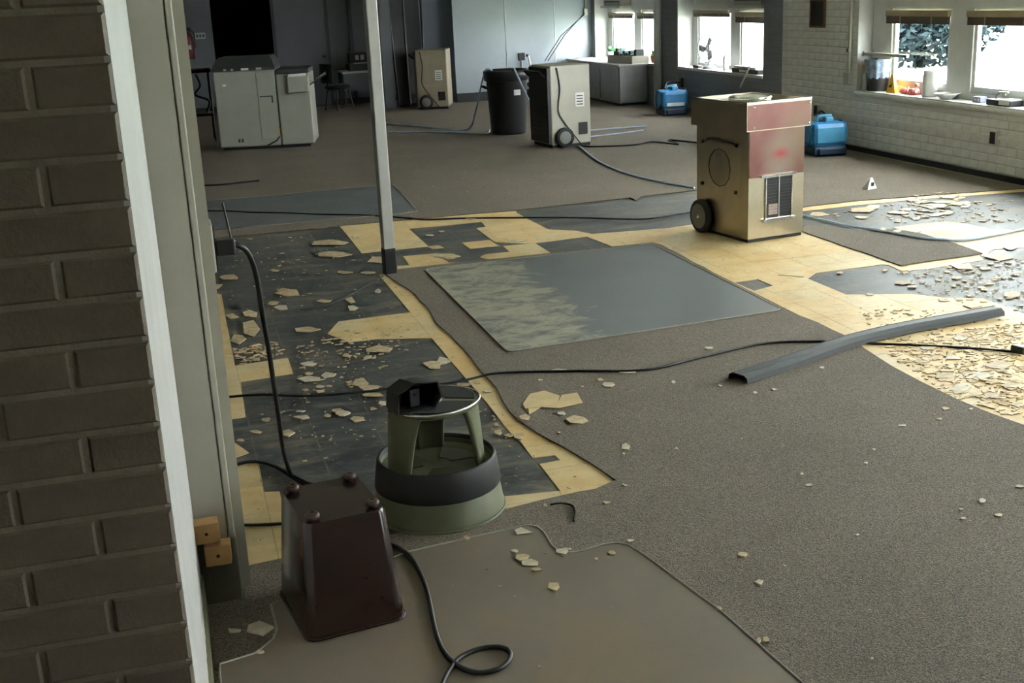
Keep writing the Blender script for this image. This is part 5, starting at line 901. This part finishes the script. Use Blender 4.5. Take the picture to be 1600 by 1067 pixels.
SUB = {'near carpet': ((1.3, 4.2, 'near the broken tan tiles'), (1.15, 3.5, 'near the corner of the tan strip'), (1.3, 2.7, 'along the edge of the front mat'), (2.3, 4.1, 'near the dark vinyl strip'), (2.75, 3.0, 'in the right foreground'), (1.9, 4.9, 'along the long black cord')),
       'black floor behind the step stool': ((.3, 6.2, 'near the post'), (.2, 5.4, 'beside the casing'), (.65, 4.9, 'around the yellow patch'), (.5, 4.4, 'behind the stool'), (.2, 4.2, 'behind the upturned bin'), (.8, 4.6, 'beside the yellow strip')),
       'far carpet edge': ((4.2, 7.3, 'next to the metal machine'), (5.2, 7.2, 'in the white heap'), (4.2, 6.5, 'beside the hose')), 'right black floor': ((4.1, 5.3, 'at the right picture edge'), (3.6, 5.6, 'below the leftover carpet'), (3.1, 5.4, 'near the tip of the black area'))}
ORD = 'first second third fourth fifth sixth seventh eighth ninth tenth eleventh twelfth thirteenth fourteenth fifteenth sixteenth seventeenth eighteenth'.split()
buckets = {}
for n_, (grp, poly) in enumerate(CHIPS):
    cx = sum(p[0] for p in poly) / len(poly); cy = sum(p[1] for p in poly) / len(poly)
    w_ = min(SUB[grp], key=lambda s: (s[0] - cx) ** 2 + (s[1] - cy) ** 2)[2] if grp in SUB else ''
    buckets.setdefault((grp, w_), []).append((cx / cy, n_))
CLAB = {}
for (grp, w_), L in buckets.items():
    L.sort()
    for i, (_, n_) in enumerate(L):
        side = ('leftmost' if i == 0 else 'rightmost' if i == len(L) - 1 else ORD[i] + ' from left') if len(L) > 1 else ''
        CLAB[n_] = LABS[grp] + (' ' + w_ if w_ else '') + (', ' + side if side else '')
for n_, (grp, poly) in enumerate(CHIPS):
    o = chip_obj('tile_chip', poly, m_chip if rr.random() < .6 else m_chip2, th=rr.uniform(.0022, .004)); o.rotation_euler = (rr.uniform(-.03, .03), rr.uniform(-.03, .03), 0)
    o.location.z += .0008
    tag(o, CLAB[n_], 'tile chip', 'loose tile pieces: ' + grp)
m_frag = M('tan_tile_face', (.66, .50, .27), .55, 0, .12, 10)
for p, z, lab in ((FRAG[0], ZC, 'largest broken tan tile on the front carpet, left of a pair'), (FRAG[1], ZC + .004, 'right-hand broken tan tile overlapping the largest one on the carpet'), (FRAG[2], ZC, 'small pointed tan tile shard below the broken pair on the carpet'), (FRAG[3], .0038, 'loose pale square tile at the tip of the right black area')):
    o = chip_obj('broken_tile', p, m_frag, z); tag(o, lab, 'broken tile')
    if z > ZC: o.rotation_euler = (.02, -.03, 0)
def scatter(poly, n, smin, smax, seed):
    q = random.Random(seed); mb = MB(); xs = [p[0] for p in poly]; ys = [p[1] for p in poly]; c = 0
    while c < n:
        x, y = q.uniform(min(xs), max(xs)), q.uniform(min(ys), max(ys))
        if not inside((x, y), poly): continue
        c += 1; s = smin + (smax - smin) * q.random() ** 2.5; z = surf(x, y) + .0003; k = q.choice((3, 4, 4, 5)); a0 = q.uniform(0, 6.28); el = q.uniform(.45, 1)
        P = [(x + s * math.cos(a0 + 6.283 * i / k) * q.uniform(.7, 1.1), y + s * el * math.sin(a0 + 6.283 * i / k) * q.uniform(.7, 1.1)) for i in range(k)]
        h = q.uniform(.0015, .004); t1, t2 = q.uniform(-.12, .12), q.uniform(-.12, .12)
        mb.add([(px, py, z) for px, py in P] + [(px, py, z + h + abs(t1) * s * .5 + (px - x) * t1 + (py - y) * t2) for px, py in P], [tuple(range(k))[::-1], tuple(range(k, 2 * k))] + [(i, (i + 1) % k, (i + 1) % k + k, i + k) for i in range(k)])
    return mb
for reg, n, a_, b_, lab in ((s_left1, 130, .006, .024, 'heap of tile crumbs on the black floor beside the casing'), (s_left2, 190, .004, .024, 'tile crumbs around the yellow patch left of the stool'), (s_left3, 70, .004, .016, 'sparse tile crumbs on the black floor left of the post'), (s_left4, 80, .003, .012, 'tile crumbs on the black floor behind the upturned bin'), (s_left5, 24, .003, .010, 'few tile crumbs right of the step stool'),
                           (s_r1, 800, .006, .028, 'dense tile rubble beside the carpet at the right edge'), (s_r1b, 130, .005, .026, 'tile crumbs around the end of the dark vinyl strip'), (s_r2, 230, .005, .028, 'tile rubble on the black floor at right'), (s_r3, 110, .008, .050, 'heap of white tile pieces at the far carpet edge'), (s_r4, 120, .006, .034, 'sparse tile crumbs on the far right black floor'),
                           (s_far, 45, .004, .020, 'tile crumbs on the black floor beside the far slate mat'), (s_c1, 110, .0015, .006, 'tiny pale crumbs sprinkled over the front carpet'), (s_c2, 50, .004, .010, 'tiny crumbs sprinkled over the far carpet'), (s_m1, 18, .0015, .005, 'tiny crumbs on the front chair mat')):
    o = scatter(reg, n, a_, b_, n).build('tile_debris', m_chip2 if 'white' in lab else M('tan_rubble', (.62, .47, .27), .6, 0, .3, 25) if 'dense' in lab else m_chip); tag(o, lab, 'debris'); o['kind'] = 'stuff'
